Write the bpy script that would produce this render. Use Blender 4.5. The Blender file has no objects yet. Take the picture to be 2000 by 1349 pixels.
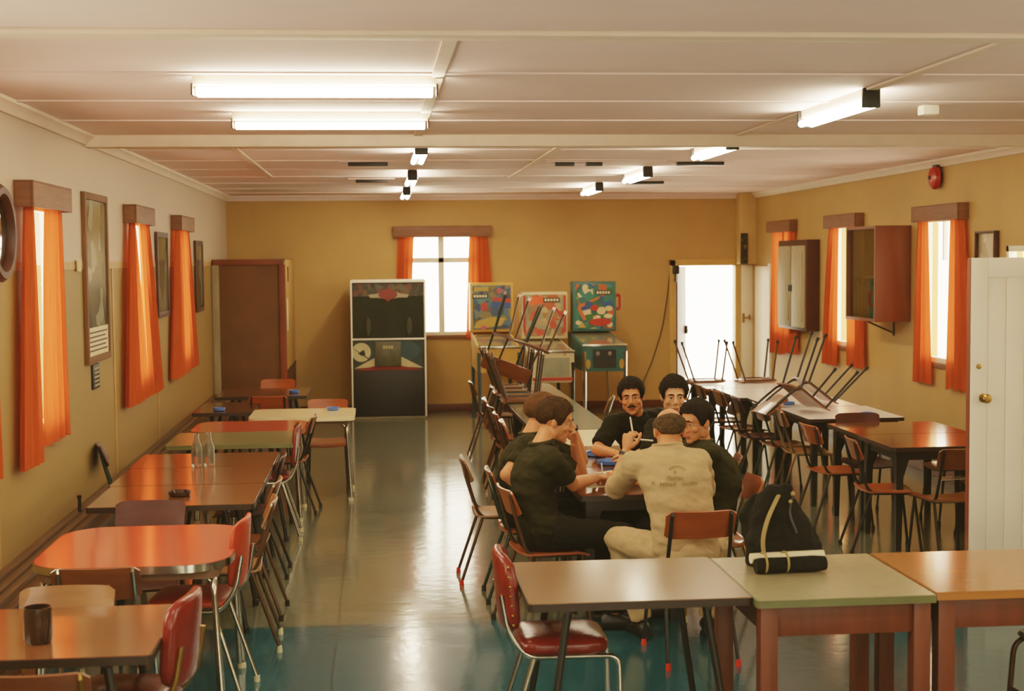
import bpy, bmesh, math, random
from mathutils import Vector as V, Matrix
from mathutils.bvhtree import BVHTree
random.seed(11)
S = bpy.context.scene
COL = S.collection
PI = math.pi

# ------------------------------------------------------------------ materials
def lin(c):
    return tuple(((x / 255) / 12.92 if x / 255 <= .04045 else ((x / 255 + .055) / 1.055) ** 2.4) for x in c)

def newmat(name):
    m = bpy.data.materials.new(name); m.use_nodes = True
    return m, m.node_tree, m.node_tree.nodes['Principled BSDF']

def pm(name, rgb, rough=.5, metal=0., var=.12, scale=9., stretch=(1, 1, 1), bump=0., bscale=None, spec=.5, coat=0., rvar=0.):
    """procedural surface: noise-varied colour, optional bump, in object space"""
    m, nt, b = newmat(name)
    c = lin(rgb)
    tc = nt.nodes.new('ShaderNodeTexCoord'); mp = nt.nodes.new('ShaderNodeMapping')
    mp.inputs['Scale'].default_value = stretch
    nt.links.new(tc.outputs['Object'], mp.inputs['Vector'])
    nz = nt.nodes.new('ShaderNodeTexNoise'); nz.inputs['Scale'].default_value = scale; nz.inputs['Detail'].default_value = 5
    nt.links.new(mp.outputs['Vector'], nz.inputs['Vector'])
    cr = nt.nodes.new('ShaderNodeValToRGB')
    cr.color_ramp.elements[0].position = .3; cr.color_ramp.elements[1].position = .7
    cr.color_ramp.elements[0].color = (*[x * (1 - var) for x in c], 1)
    cr.color_ramp.elements[1].color = (*[min(1, x * (1 + var)) for x in c], 1)
    nt.links.new(nz.outputs['Fac'], cr.inputs['Fac'])
    nt.links.new(cr.outputs['Color'], b.inputs['Base Color'])
    b.inputs['Roughness'].default_value = rough
    b.inputs['Metallic'].default_value = metal
    b.inputs['Specular IOR Level'].default_value = spec
    if coat:
        b.inputs['Coat Weight'].default_value = coat; b.inputs['Coat Roughness'].default_value = .12
    if rvar:
        mr = nt.nodes.new('ShaderNodeMapRange')
        mr.inputs['To Min'].default_value = max(0, rough - rvar); mr.inputs['To Max'].default_value = rough + rvar
        nt.links.new(nz.outputs['Fac'], mr.inputs['Value']); nt.links.new(mr.outputs['Result'], b.inputs['Roughness'])
    if bump:
        n2 = nt.nodes.new('ShaderNodeTexNoise'); n2.inputs['Scale'].default_value = bscale or scale * 4; n2.inputs['Detail'].default_value = 4
        nt.links.new(mp.outputs['Vector'], n2.inputs['Vector'])
        bp = nt.nodes.new('ShaderNodeBump'); bp.inputs['Strength'].default_value = bump; bp.inputs['Distance'].default_value = .02
        nt.links.new(n2.outputs['Fac'], bp.inputs['Height']); nt.links.new(bp.outputs['Normal'], b.inputs['Normal'])
    return m

def emis(name, rgb, strength):
    m, nt, b = newmat(name)
    b.inputs['Base Color'].default_value = (*lin(rgb), 1)
    b.inputs['Emission Color'].default_value = (*lin(rgb), 1)
    b.inputs['Emission Strength'].default_value = strength
    return m

def glassmat(name, tint=(1, 1, 1), gloss=.08):
    m = bpy.data.materials.new(name); m.use_nodes = True; nt = m.node_tree
    nt.nodes.remove(nt.nodes['Principled BSDF']); out = nt.nodes['Material Output']
    tr = nt.nodes.new('ShaderNodeBsdfTransparent'); tr.inputs['Color'].default_value = (*tint, 1)
    gl = nt.nodes.new('ShaderNodeBsdfGlossy'); gl.inputs['Roughness'].default_value = .03
    fr = nt.nodes.new('ShaderNodeLayerWeight'); fr.inputs['Blend'].default_value = .25
    mr = nt.nodes.new('ShaderNodeMapRange'); mr.inputs['To Min'].default_value = gloss * .5; mr.inputs['To Max'].default_value = gloss * 5
    nt.links.new(fr.outputs['Facing'], mr.inputs['Value'])
    mx = nt.nodes.new('ShaderNodeMixShader')
    nt.links.new(mr.outputs['Result'], mx.inputs['Fac']); nt.links.new(tr.outputs[0], mx.inputs[1]); nt.links.new(gl.outputs[0], mx.inputs[2])
    nt.links.new(mx.outputs[0], out.inputs['Surface'])
    return m

def clothmat(name, rgb, transl):
    m = bpy.data.materials.new(name); m.use_nodes = True; nt = m.node_tree
    nt.nodes.remove(nt.nodes['Principled BSDF']); out = nt.nodes['Material Output']
    tc = nt.nodes.new('ShaderNodeTexCoord'); mp = nt.nodes.new('ShaderNodeMapping'); mp.inputs['Scale'].default_value = (60, 60, 4)
    nt.links.new(tc.outputs['Object'], mp.inputs['Vector'])
    nz = nt.nodes.new('ShaderNodeTexNoise'); nz.inputs['Scale'].default_value = 1.; nt.links.new(mp.outputs['Vector'], nz.inputs['Vector'])
    cr = nt.nodes.new('ShaderNodeValToRGB'); c = lin(rgb)
    cr.color_ramp.elements[0].color = (*[x * .8 for x in c], 1); cr.color_ramp.elements[1].color = (*[min(1, x * 1.15) for x in c], 1)
    nt.links.new(nz.outputs['Fac'], cr.inputs['Fac'])
    d = nt.nodes.new('ShaderNodeBsdfDiffuse'); t = nt.nodes.new('ShaderNodeBsdfTranslucent')
    mx = nt.nodes.new('ShaderNodeMixShader'); mx.inputs['Fac'].default_value = transl
    nt.links.new(cr.outputs['Color'], d.inputs['Color']); nt.links.new(cr.outputs['Color'], t.inputs['Color'])
    nt.links.new(d.outputs[0], mx.inputs[1]); nt.links.new(t.outputs[0], mx.inputs[2])
    nt.links.new(mx.outputs[0], out.inputs['Surface'])
    return m

def artmat(name, palette, scale=14., rough=.25, dark=0.):
    """patchy painted artwork: voronoi cells through a palette"""
    m, nt, b = newmat(name)
    tc = nt.nodes.new('ShaderNodeTexCoord')
    nz = nt.nodes.new('ShaderNodeTexNoise'); nz.inputs['Scale'].default_value = 6; nz.inputs['Detail'].default_value = 3
    nt.links.new(tc.outputs['Object'], nz.inputs['Vector'])
    mixv = nt.nodes.new('ShaderNodeVectorMath'); mixv.operation = 'MULTIPLY_ADD'
    mixv.inputs[1].default_value = (.12, .12, .12)
    nt.links.new(nz.outputs['Color'], mixv.inputs[0]); nt.links.new(tc.outputs['Object'], mixv.inputs[2])
    vo = nt.nodes.new('ShaderNodeTexVoronoi'); vo.inputs['Scale'].default_value = scale
    nt.links.new(mixv.outputs[0], vo.inputs['Vector'])
    sp = nt.nodes.new('ShaderNodeSeparateColor'); nt.links.new(vo.outputs['Color'], sp.inputs[0])
    cr = nt.nodes.new('ShaderNodeValToRGB'); cr.color_ramp.interpolation = 'CONSTANT'
    els = cr.color_ramp.elements
    n = len(palette)
    while len(els) < n: els.new(.5)
    for i, p in enumerate(palette):
        els[i].position = i / n; els[i].color = (*lin(p), 1)
    nt.links.new(sp.outputs[0], cr.inputs['Fac'])
    nt.links.new(cr.outputs['Color'], b.inputs['Base Color'])
    b.inputs['Roughness'].default_value = rough
    return m

# ------------------------------------------------------------------ mesh helpers
def B(): return bmesh.new()

def link(name, bm, m, parent=None, smooth=40):
    me = bpy.data.meshes.new(name)
    bmesh.ops.recalc_face_normals(bm, faces=bm.faces)
    bm.to_mesh(me); bm.free()
    if smooth:
        for p in me.polygons: p.use_smooth = True
        me.set_sharp_from_angle(angle=math.radians(smooth))
    if m: me.materials.append(m)
    o = bpy.data.objects.new(name, me); COL.objects.link(o)
    if parent: o.parent = parent
    return o

def tag(o, label=None, cat=None, group=None, kind=None):
    if label: o['label'] = label
    if cat: o['category'] = cat
    if group: o['group'] = group
    if kind: o['kind'] = kind
    return o

def thing(name, label, cat, loc=(0, 0, 0), rotz=0., group=None):
    o = bpy.data.objects.new(name, None); COL.objects.link(o)
    o.location = loc; o.rotation_euler = (0, 0, rotz)
    o.empty_display_size = .1
    return tag(o, label, cat, group)

def kids(o): return [c for c in ALL_CHILDREN.get(o.name, [])]

def copy_tree(o, parent=None):
    c = o.copy(); COL.objects.link(c)
    if parent is not None: c.parent = parent
    for ch in list(o.children): copy_tree(ch, c)
    return c

def merge(bm, t, mx=None):
    if mx is not None: bmesh.ops.transform(t, matrix=mx, verts=t.verts)
    me = bpy.data.meshes.new('tmp'); t.to_mesh(me); t.free()
    bm.from_mesh(me); bpy.data.meshes.remove(me)

def box(bm, x0, x1, y0, y1, z0, z1, r=0., mx=None, seg=2):
    t = bmesh.new(); bmesh.ops.create_cube(t, size=1)
    for v in t.verts:
        v.co = V(((x0 + x1) / 2 + v.co.x * (x1 - x0), (y0 + y1) / 2 + v.co.y * (y1 - y0), (z0 + z1) / 2 + v.co.z * (z1 - z0)))
    if r: bmesh.ops.bevel(t, geom=list(t.edges), offset=r, segments=seg, affect='EDGES', profile=.6)
    merge(bm, t, mx)

def prism(bm, pts, z0, z1, mx=None, bev=0.):
    t = bmesh.new()
    lo = [t.verts.new((x, y, z0)) for x, y in pts]; hi = [t.verts.new((x, y, z1)) for x, y in pts]
    n = len(pts)
    t.faces.new(lo[::-1]); t.faces.new(hi)
    for i in range(n): t.faces.new((lo[i], lo[(i + 1) % n], hi[(i + 1) % n], hi[i]))
    bmesh.ops.recalc_face_normals(t, faces=t.faces)
    if bev:
        es = [e for e in t.edges if abs(e.verts[0].co.z - e.verts[1].co.z) < 1e-6]
        bmesh.ops.bevel(t, geom=es, offset=bev, segments=2, affect='EDGES')
    merge(bm, t, mx)

def rrect(x0, x1, y0, y1, r, n=6):
    out = []
    for cx, cy, a0 in ((x1 - r, y1 - r, 0), (x0 + r, y1 - r, 90), (x0 + r, y0 + r, 180), (x1 - r, y0 + r, 270)):
        for i in range(n + 1):
            a = math.radians(a0 + 90 * i / n); out.append((cx + r * math.cos(a), cy + r * math.sin(a)))
    return out

def fillet(pts, r, n=5):
    pts = [V(p) for p in pts]; out = [pts[0]]
    for i in range(1, len(pts) - 1):
        p = pts[i]; a = (pts[i - 1] - p); b = (pts[i + 1] - p)
        d = min(r, a.length * .45, b.length * .45)
        s = p + a.normalized() * d; e = p + b.normalized() * d
        for k in range(n + 1):
            t = k / n; out.append(s * (1 - t) ** 2 + p * 2 * t * (1 - t) + e * t * t)
    out.append(pts[-1]); return out

def tube(bm, pts, r, seg=8, flat=1., cap=True):
    pts = [V(p) for p in pts]; n = len(pts)
    rs = r if isinstance(r, (list, tuple)) else [r] * n
    tang = []
    for i in range(n):
        a = pts[max(0, i - 1)]; b = pts[min(n - 1, i + 1)]
        tang.append((b - a).normalized())
    up = V((0, 0, 1)) if abs(tang[0].z) < .9 else V((1, 0, 0))
    u = tang[0].cross(up).normalized()
    rings = []
    for i in range(n):
        u = (u - tang[i] * u.dot(tang[i])).normalized(); w = tang[i].cross(u)
        rings.append([bm.verts.new(pts[i] + (u * math.cos(2 * PI * k / seg) + w * math.sin(2 * PI * k / seg) * flat) * rs[i]) for k in range(seg)])
    for i in range(n - 1):
        for k in range(seg):
            bm.faces.new((rings[i][k], rings[i][(k + 1) % seg], rings[i + 1][(k + 1) % seg], rings[i + 1][k]))
    if cap:
        bm.faces.new(rings[0][::-1]); bm.faces.new(rings[-1])

def lathe(bm, prof, seg=20, mx=None):
    t = bmesh.new(); rings = []
    for r, z in prof:
        if r < 1e-6: rings.append([t.verts.new((0, 0, z))])
        else: rings.append([t.verts.new((r * math.cos(2 * PI * k / seg), r * math.sin(2 * PI * k / seg), z)) for k in range(seg)])
    for a, b in zip(rings, rings[1:]):
        for k in range(seg):
            if len(a) == 1 and len(b) == 1: continue
            if len(a) == 1: t.faces.new((a[0], b[k], b[(k + 1) % seg]))
            elif len(b) == 1: t.faces.new((a[k], a[(k + 1) % seg], b[0]))
            else: t.faces.new((a[k], a[(k + 1) % seg], b[(k + 1) % seg], b[k]))
    merge(bm, t, mx)

def ell(bm, c, r, mx=None, seg=20, rot=None):
    t = bmesh.new(); bmesh.ops.create_uvsphere(t, u_segments=seg, v_segments=max(8, seg // 2 + 2), radius=1)
    M = Matrix.Translation(V(c))
    if rot is not None: M = M @ rot
    M = M @ Matrix.Diagonal((*r, 1))
    bmesh.ops.transform(t, matrix=M, verts=t.verts)
    merge(bm, t, mx)

def sheet(bm, fn, nu, nv, thick=0.):
    """grid surface fn(u,v); thick adds a back side displaced along the face normals"""
    t = bmesh.new()
    g = [[t.verts.new(fn(i / nu, j / nv)) for j in range(nv + 1)] for i in range(nu + 1)]
    fs = [t.faces.new((g[i][j], g[i + 1][j], g[i + 1][j + 1], g[i][j + 1])) for i in range(nu) for j in range(nv)]
    if thick:
        bmesh.ops.recalc_face_normals(t, faces=t.faces)
        bmesh.ops.solidify(t, geom=t.faces[:], thickness=thick)
    merge(bm, t)

def wallmesh(bm, axis, p0, p1, us, ue, vs, ve, holes):
    """wall slab between p0 and p1 on the given axis ('x' or 'y'), spanning us..ue and z vs..ve with rectangular holes"""
    U = sorted({us, ue, *[h[0] for h in holes], *[h[1] for h in holes]})
    W = sorted({vs, ve, *[h[2] for h in holes], *[h[3] for h in holes]})
    def solid(i, j):
        if i < 0 or j < 0 or i >= len(U) - 1 or j >= len(W) - 1: return False
        u = (U[i] + U[i + 1]) / 2; w = (W[j] + W[j + 1]) / 2
        return not any(h[0] < u < h[1] and h[2] < w < h[3] for h in holes)
    def P(p, u, w): return (p, u, w) if axis == 'x' else (u, p, w)
    def q(*a): bm.faces.new([bm.verts.new(x) for x in a])
    for i in range(len(U) - 1):
        for j in range(len(W) - 1):
            if not solid(i, j): continue
            u0, u1, w0, w1 = U[i], U[i + 1], W[j], W[j + 1]
            for p in (p0, p1): q(P(p, u0, w0), P(p, u1, w0), P(p, u1, w1), P(p, u0, w1))
            for (di, dj, a, b) in ((-1, 0, (u0, w0), (u0, w1)), (1, 0, (u1, w0), (u1, w1)), (0, -1, (u0, w0), (u1, w0)), (0, 1, (u0, w1), (u1, w1))):
                if not solid(i + di, j + dj): q(P(p0, *a), P(p1, *a), P(p1, *b), P(p0, *b))
    bmesh.ops.remove_doubles(bm, verts=bm.verts, dist=1e-5)
# ------------------------------------------------------------------ palette
M = {}
M['ceil'] = pm('ceiling_paint', (246, 224, 220), .85, var=.03, scale=2)
M['batten'] = pm('batten_paint', (238, 220, 202), .7, var=.04)
M['ochre'] = pm('ochre_wall_paint', (188, 152, 92), .6, var=.07, scale=1.6, bump=.05, bscale=60)
M['skirt'] = pm('dark_skirting_paint', (96, 46, 28), .45, var=.15)
M['pelmet'] = pm('pelmet_wood', (126, 84, 58), .55, var=.18, scale=5, stretch=(1, 1, 8))
M['curtain'] = clothmat('orange_curtain_cloth', (204, 94, 54), .26)
M['frame_w'] = pm('cream_window_paint', (252, 244, 224), .4, var=.04)
M['glass'] = glassmat('window_glass')
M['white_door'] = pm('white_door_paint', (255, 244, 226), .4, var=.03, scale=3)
M['brown_board'] = pm('brown_hardboard', (116, 80, 48), .7, var=.1, scale=4)
M['red_wood'] = pm('red_brown_timber', (126, 62, 36), .5, var=.18, scale=6, stretch=(1, 1, .2))
M['dark_wood'] = pm('dark_brown_timber', (74, 40, 24), .5, var=.2, scale=6)
M['greywood'] = pm('weathered_board', (170, 156, 126), .6, var=.14, scale=7, stretch=(3, 3, .4))
M['cab_side'] = pm('cabinet_red_wood', (116, 66, 42), .45, var=.12, scale=5, stretch=(2, 2, .3))
M['blackm'] = pm('black_enamel', (24, 24, 20), .4, var=.1)
M['greenm'] = pm('dark_green_enamel', (26, 46, 36), .4, var=.15)
M['brownm'] = pm('brown_enamel_tube', (84, 58, 38), .35, metal=.3, var=.15)
M['brass'] = pm('brass_tube', (160, 124, 66), .32, metal=.85, var=.1)
M['chrome'] = pm('chrome_tube', (206, 200, 186), .16, metal=1., var=.04)
M['rubber'] = pm('black_rubber_tip', (22, 20, 18), .7)
M['creamtip'] = pm('cream_rubber_tip', (220, 204, 160), .6)
M['redtip'] = pm('red_rubber_tip', (208, 50, 30), .5)
M['glide'] = pm('bright_steel_glide', (236, 228, 214), .2, metal=1.)
M['ply_o'] = pm('orange_plywood', (152, 78, 38), .32, var=.16, scale=4, stretch=(1, 6, 6), coat=.3)
M['ply_b'] = pm('brown_plywood', (120, 70, 38), .32, var=.18, scale=4, stretch=(1, 6, 6), coat=.3)
M['ply_t'] = pm('tan_plywood', (140, 94, 54), .32, var=.14, scale=4, stretch=(1, 6, 6), coat=.3)
M['ply_d'] = pm('dark_red_plywood', (74, 30, 22), .42, var=.16, scale=4, stretch=(1, 6, 6))
M['vinyl'] = pm('dark_red_vinyl', (122, 38, 26), .2, var=.12, scale=12, bump=.08, bscale=90)
M['vinyl_o'] = pm('orange_red_vinyl', (184, 66, 36), .3, var=.1, scale=12)
M['lam_brown'] = pm('brown_laminate', (118, 72, 40), .16, var=.1, scale=3, stretch=(.6, 6, 6), coat=.7)
M['lam_dark'] = pm('dark_brown_laminate', (78, 46, 28), .2, coat=.5, var=.12, scale=3, stretch=(.6, 6, 6))
M['lam_grey'] = pm('grey_brown_laminate', (126, 96, 62), .28, var=.05, scale=5, coat=.2)
M['lam_red'] = pm('coral_red_formica', (214, 88, 66), .14, var=.04, scale=10, coat=.7)
M['lam_green'] = pm('pale_green_laminate', (158, 148, 112), .26, var=.05, scale=24, coat=.2)
M['lam_green2'] = pm('sage_green_laminate', (118, 118, 80), .2, var=.07, scale=14)
M['lam_gg'] = pm('grey_green_laminate', (122, 122, 98), .18, coat=.5, var=.08, scale=10)
M['lam_cream'] = pm('cream_laminate', (238, 224, 180), .2, var=.03, scale=10)
M['lam_white'] = pm('white_laminate', (252, 246, 240), .22, var=.03, scale=10, coat=.15)
M['edge_dark'] = pm('dark_table_edging', (46, 32, 22), .45)
M['edge_green'] = pm('green_table_edging', (104, 106, 68), .4)
M['orange_wood'] = pm('orange_varnished_wood', (170, 110, 58), .14, var=.14, scale=2.4, stretch=(.6, 9, 9), coat=.4)
M['leg_wood'] = pm('reddish_leg_timber', (106, 54, 30), .42, var=.2, scale=5, stretch=(5, 5, .5))
M['paper'] = pm('cream_paper', (228, 214, 176), .8, var=.05)
M['blue'] = pm('blue_plastic', (74, 118, 190), .3, var=.08)
M['darkglass'] = pm('dark_brown_glazed_ware', (52, 34, 22), .2, var=.3, scale=20)
M['black_cloth'] = pm('black_canvas', (20, 20, 15), .85, spec=.2, var=.3, scale=14, bump=.5, bscale=30)
M['strap'] = pm('tan_webbing', (150, 128, 78), .75, var=.1, scale=30)

# left wall: grey-cream above a painted dado line, ochre below
def leftwall():
    m, nt, b = newmat('two_tone_wall_paint')
    g = nt.nodes.new('ShaderNodeNewGeometry'); sx = nt.nodes.new('ShaderNodeSeparateXYZ')
    nt.links.new(g.outputs['Position'], sx.inputs[0])
    cr = nt.nodes.new('ShaderNodeValToRGB'); cr.color_ramp.interpolation = 'CONSTANT'
    dv = nt.nodes.new('ShaderNodeMath'); dv.operation = 'DIVIDE'; dv.inputs[1].default_value = 3.
    nt.links.new(sx.outputs['Z'], dv.inputs[0]); nt.links.new(dv.outputs[0], cr.inputs['Fac'])
    cr.color_ramp.elements[0].color = (*lin((160, 128, 76)), 1)
    cr.color_ramp.elements[1].position = 2.07 / 3; cr.color_ramp.elements[1].color = (*lin((214, 190, 168)), 1)
    nz = nt.nodes.new('ShaderNodeTexNoise'); nz.inputs['Scale'].default_value = 1.5; nz.inputs['Detail'].default_value = 5
    mx = nt.nodes.new('ShaderNodeMix'); mx.data_type = 'RGBA'; mx.blend_type = 'MULTIPLY'; mx.inputs['Factor'].default_value = .25
    nt.links.new(cr.outputs['Color'], mx.inputs['A']); nt.links.new(nz.outputs['Color'], mx.inputs['B'])
    nt.links.new(mx.outputs['Result'], b.inputs['Base Color']); b.inputs['Roughness'].default_value = .55
    return m
M['leftwall'] = leftwall()

# glossy lino laid in sheets; near ones teal, far ones greyed, with some floor reflection put into their colour
def floormat():
    m, nt, b = newmat('waxed_teal_lino')
    tc = nt.nodes.new('ShaderNodeTexCoord')
    br = nt.nodes.new('ShaderNodeTexBrick'); br.offset = 0; br.squash = 1
    br.inputs['Scale'].default_value = 1; br.inputs['Mortar Size'].default_value = .004
    br.inputs['Brick Width'].default_value = 1.83; br.inputs['Row Height'].default_value = 1.83
    br.inputs['Color1'].default_value = (.92, .92, .92, 1); br.inputs['Color2'].default_value = (1.1, 1.1, 1.1, 1); br.inputs['Mortar'].default_value = (.45, .45, .45, 1)
    mp = nt.nodes.new('ShaderNodeMapping'); mp.inputs['Location'].default_value = (.25, 1.05, 0)
    nt.links.new(tc.outputs['Object'], mp.inputs[0]); nt.links.new(mp.outputs[0], br.inputs['Vector'])
    sx = nt.nodes.new('ShaderNodeSeparateXYZ'); nt.links.new(tc.outputs['Object'], sx.inputs[0])
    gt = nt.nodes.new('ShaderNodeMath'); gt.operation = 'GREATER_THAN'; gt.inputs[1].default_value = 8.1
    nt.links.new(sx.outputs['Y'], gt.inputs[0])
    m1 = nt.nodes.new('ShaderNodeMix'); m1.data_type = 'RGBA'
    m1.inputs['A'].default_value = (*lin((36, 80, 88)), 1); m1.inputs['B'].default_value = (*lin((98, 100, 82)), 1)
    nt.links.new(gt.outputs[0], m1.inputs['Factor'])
    nz = nt.nodes.new('ShaderNodeTexNoise'); nz.inputs['Scale'].default_value = 3; nz.inputs['Detail'].default_value = 8
    nt.links.new(tc.outputs['Object'], nz.inputs['Vector'])
    m2 = nt.nodes.new('ShaderNodeMix'); m2.data_type = 'RGBA'; m2.blend_type = 'MULTIPLY'; m2.inputs['Factor'].default_value = 1
    nt.links.new(m1.outputs['Result'], m2.inputs['A']); nt.links.new(br.outputs['Color'], m2.inputs['B'])
    m3 = nt.nodes.new('ShaderNodeMix'); m3.data_type = 'RGBA'; m3.blend_type = 'OVERLAY'; m3.inputs['Factor'].default_value = .10
    nt.links.new(m2.outputs['Result'], m3.inputs['A']); nt.links.new(nz.outputs['Fac'], m3.inputs['B'])
    nt.links.new(m3.outputs['Result'], b.inputs['Base Color'])
    mr = nt.nodes.new('ShaderNodeMapRange'); mr.inputs['To Min'].default_value = .09; mr.inputs['To Max'].default_value = .17
    nt.links.new(nz.outputs['Fac'], mr.inputs['Value']); nt.links.new(mr.outputs['Result'], b.inputs['Roughness'])
    b.inputs['Specular IOR Level'].default_value = .6; b.inputs['IOR'].default_value = 1.6
    n2 = nt.nodes.new('ShaderNodeTexNoise'); n2.inputs['Scale'].default_value = 9; n2.inputs['Detail'].default_value = 3
    nt.links.new(tc.outputs['Object'], n2.inputs['Vector'])
    bp = nt.nodes.new('ShaderNodeBump'); bp.inputs['Strength'].default_value = .05; bp.inputs['Distance'].default_value = .02
    nt.links.new(n2.outputs['Fac'], bp.inputs['Height']); nt.links.new(bp.outputs['Normal'], b.inputs['Normal'])
    return m
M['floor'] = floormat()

# ------------------------------------------------------------------ the room (x across, y into the room, z up)
XL, XR, YB, YF, ZC = -2.02, 5.27, 19.65, -3., 2.98
def struct(name, bm, m, parent=None, smooth=30):
    o = link(name, bm, m, parent, smooth)
    if parent is None: o['kind'] = 'structure'
    return o

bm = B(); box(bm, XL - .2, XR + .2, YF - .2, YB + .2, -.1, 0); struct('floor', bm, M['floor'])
bm = B(); box(bm, XL - .2, XR + .2, YF - .2, YB + .2, ZC, ZC + .1); struct('ceiling', bm, M['ceil'])
LW = [(1.6, 2.5), (4.6, 5.5), (6.75, 7.4), (8.47, 9.2), (11.92, 12.6), (14.62, 15.3)]
RW = [(1.6, 2.5), (4.6, 5.5), (12.45, 13.35), (15.15, 16.05), (17.65, 18.45)]
ZW0, ZW1 = 1.07, 2.45
bm = B(); wallmesh(bm, 'x', XL - .15, XL, YF, YB, 0, ZC, [(a, b, ZW0, ZW1) for a, b in LW]); struct('wall_left', bm, M['leftwall'])
# right wall also has a short high window beside the far picture
HIGHWIN = (10.5, 11.53, 1.75, 2.16)
bm = B(); wallmesh(bm, 'x', XR, XR + .15, YF, YB, 0, ZC, [(a, b, ZW0, ZW1) for a, b in RW] + [HIGHWIN]); struct('wall_right', bm, M['ochre'])
BW = (.38, 1.40, 1.05, 2.45); BD = (4.16, 5.03, 0, 1.98)
bm = B(); wallmesh(bm, 'y', YB, YB + .15, XL - .15, XR + .15, 0, ZC, [BW, BD]); struct('wall_back', bm, M['ochre'])
bm = B(); wallmesh(bm, 'y', YF - .15, YF, XL - .15, XR + .15, 0, ZC, [(-1, 1, 1, 2.4), (2.2, 4.2, 1, 2.4)]); struct('wall_front', bm, M['ochre'])

# ceiling beams, battens, cornices
bm = B(); box(bm, XL, XR, 5.62, 5.76, ZC - .022, ZC, .006); struct('trim_1', bm, M['batten'])
bm = B(); box(bm, XL, XR, 10.24, 10.40, ZC - .085, ZC, .008); struct('trim_2', bm, M['batten'])
k = 3
for y in (4.4, 6.9, 8.1, 9.2, 11.6, 12.8, 14.0, 15.2, 16.4, 17.6, 18.7):
    bm = B(); box(bm, XL, XR, y - .025, y + .025, ZC - .008, ZC); struct('trim_%d' % k, bm, M['ceil']); k += 1
for x, y0, y1 in ((2.65, 5.72, 10.24), (.31, 5.72, 10.24), (1.47, 10.4, 15.6), (-1.1, 10.4, 15.2)):
    bm = B(); box(bm, x - .03, x + .03, y0, y1, ZC - .012, ZC - .001); struct('trim_%d' % k, bm, M['batten']); k += 1
def cornice(p, q):
    bm = B(); d = (V(q) - V(p)).normalized(); s = V((-d.y, d.x, 0))
    pr = [(0, 0), (0, -.07), (.02, -.07), (.03, -.05), (.05, -.03), (.07, -.02), (.07, 0)]
    a = [bm.verts.new(V(p) + s * u + V((0, 0, w))) for u, w in pr]; b = [bm.verts.new(V(q) + s * u + V((0, 0, w))) for u, w in pr]
    for i in range(len(pr)): bm.faces.new((a[i], a[(i + 1) % len(pr)], b[(i + 1) % len(pr)], b[i]))
    bm.faces.new(a); bm.faces.new(b[::-1]); return bm
struct('trim_%d' % k, cornice((XR, YF, ZC), (XR, YB, ZC)), M['batten']); k += 1
struct('trim_%d' % k, cornice((XL, YB, ZC), (XL, YF, ZC)), M['batten']); k += 1
struct('trim_%d' % k, cornice((XR, YB, ZC), (XL, YB, ZC)), M['ceil']); k += 1
# dado rail on the left wall and upright joint cover strips
bm = B()
for y0, y1 in ((YF, 1.6), (2.5, 4.6), (5.5, 6.75), (7.4, 8.47), (9.2, 11.92), (12.6, 14.62), (15.3, 17.7)): box(bm, XL, XL + .006, y0, y1, 2.045, 2.095)
struct('trim_%d' % k, bm, pm('dado_strip', (186, 148, 96), .5)); k += 1
for y in (7.7, 11.15, 13.3):
    bm = B(); box(bm, XL, XL + .007, y - .03, y + .03, .45, 2.045); struct('trim_%d' % k, bm, pm('joint_strip', (178, 138, 80), .5)); k += 1
# boxed-in heating pipes along the left wall: stepped boards
bm = B(); box(bm, XL, -1.82, YF, 17.7, 0, .40)
for a, b, z in ((XL, -1.965, .46), (-1.957, -1.905, .445), (-1.897, -1.85, .435)): box(bm, a, b, YF, 17.7, .38, z, .006)
for z in (.02, .15, .28): box(bm, -1.85, -1.795, YF, 17.7, z, z + .118, .006)
struct('trim_%d' % k, bm, pm('pipe_casing_boards', (92, 64, 40), .45, var=.25, scale=5, stretch=(5, .3, 5))); k += 1
bm = B(); box(bm, -1.793, -1.72, YF, 17.7, 0, .06, .006); struct('trim_%d' % k, bm, pm('casing_foot_board', (140, 88, 48), .4, var=.2, scale=5, stretch=(5, .3, 5))); k += 1
bm = B(); box(bm, -1.08, 4.1, YB - .02, YB, 0, .10, .004); struct('baseboard_back', bm, M['skirt'])
bm = B(); box(bm, XR - .02, XR, YF, YB, 0, .12, .004); struct('baseboard_right', bm, M['skirt'])
# boxed corner duct above the doors at the far right
bm = B(); box(bm, 5.03, XR - .001, 19.42, YB - .001, 1.99, ZC - .001, .008); struct('trim_%d' % k, bm, pm('corner_box_paint', (206, 172, 112), .5, var=.06)); k += 1

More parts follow.
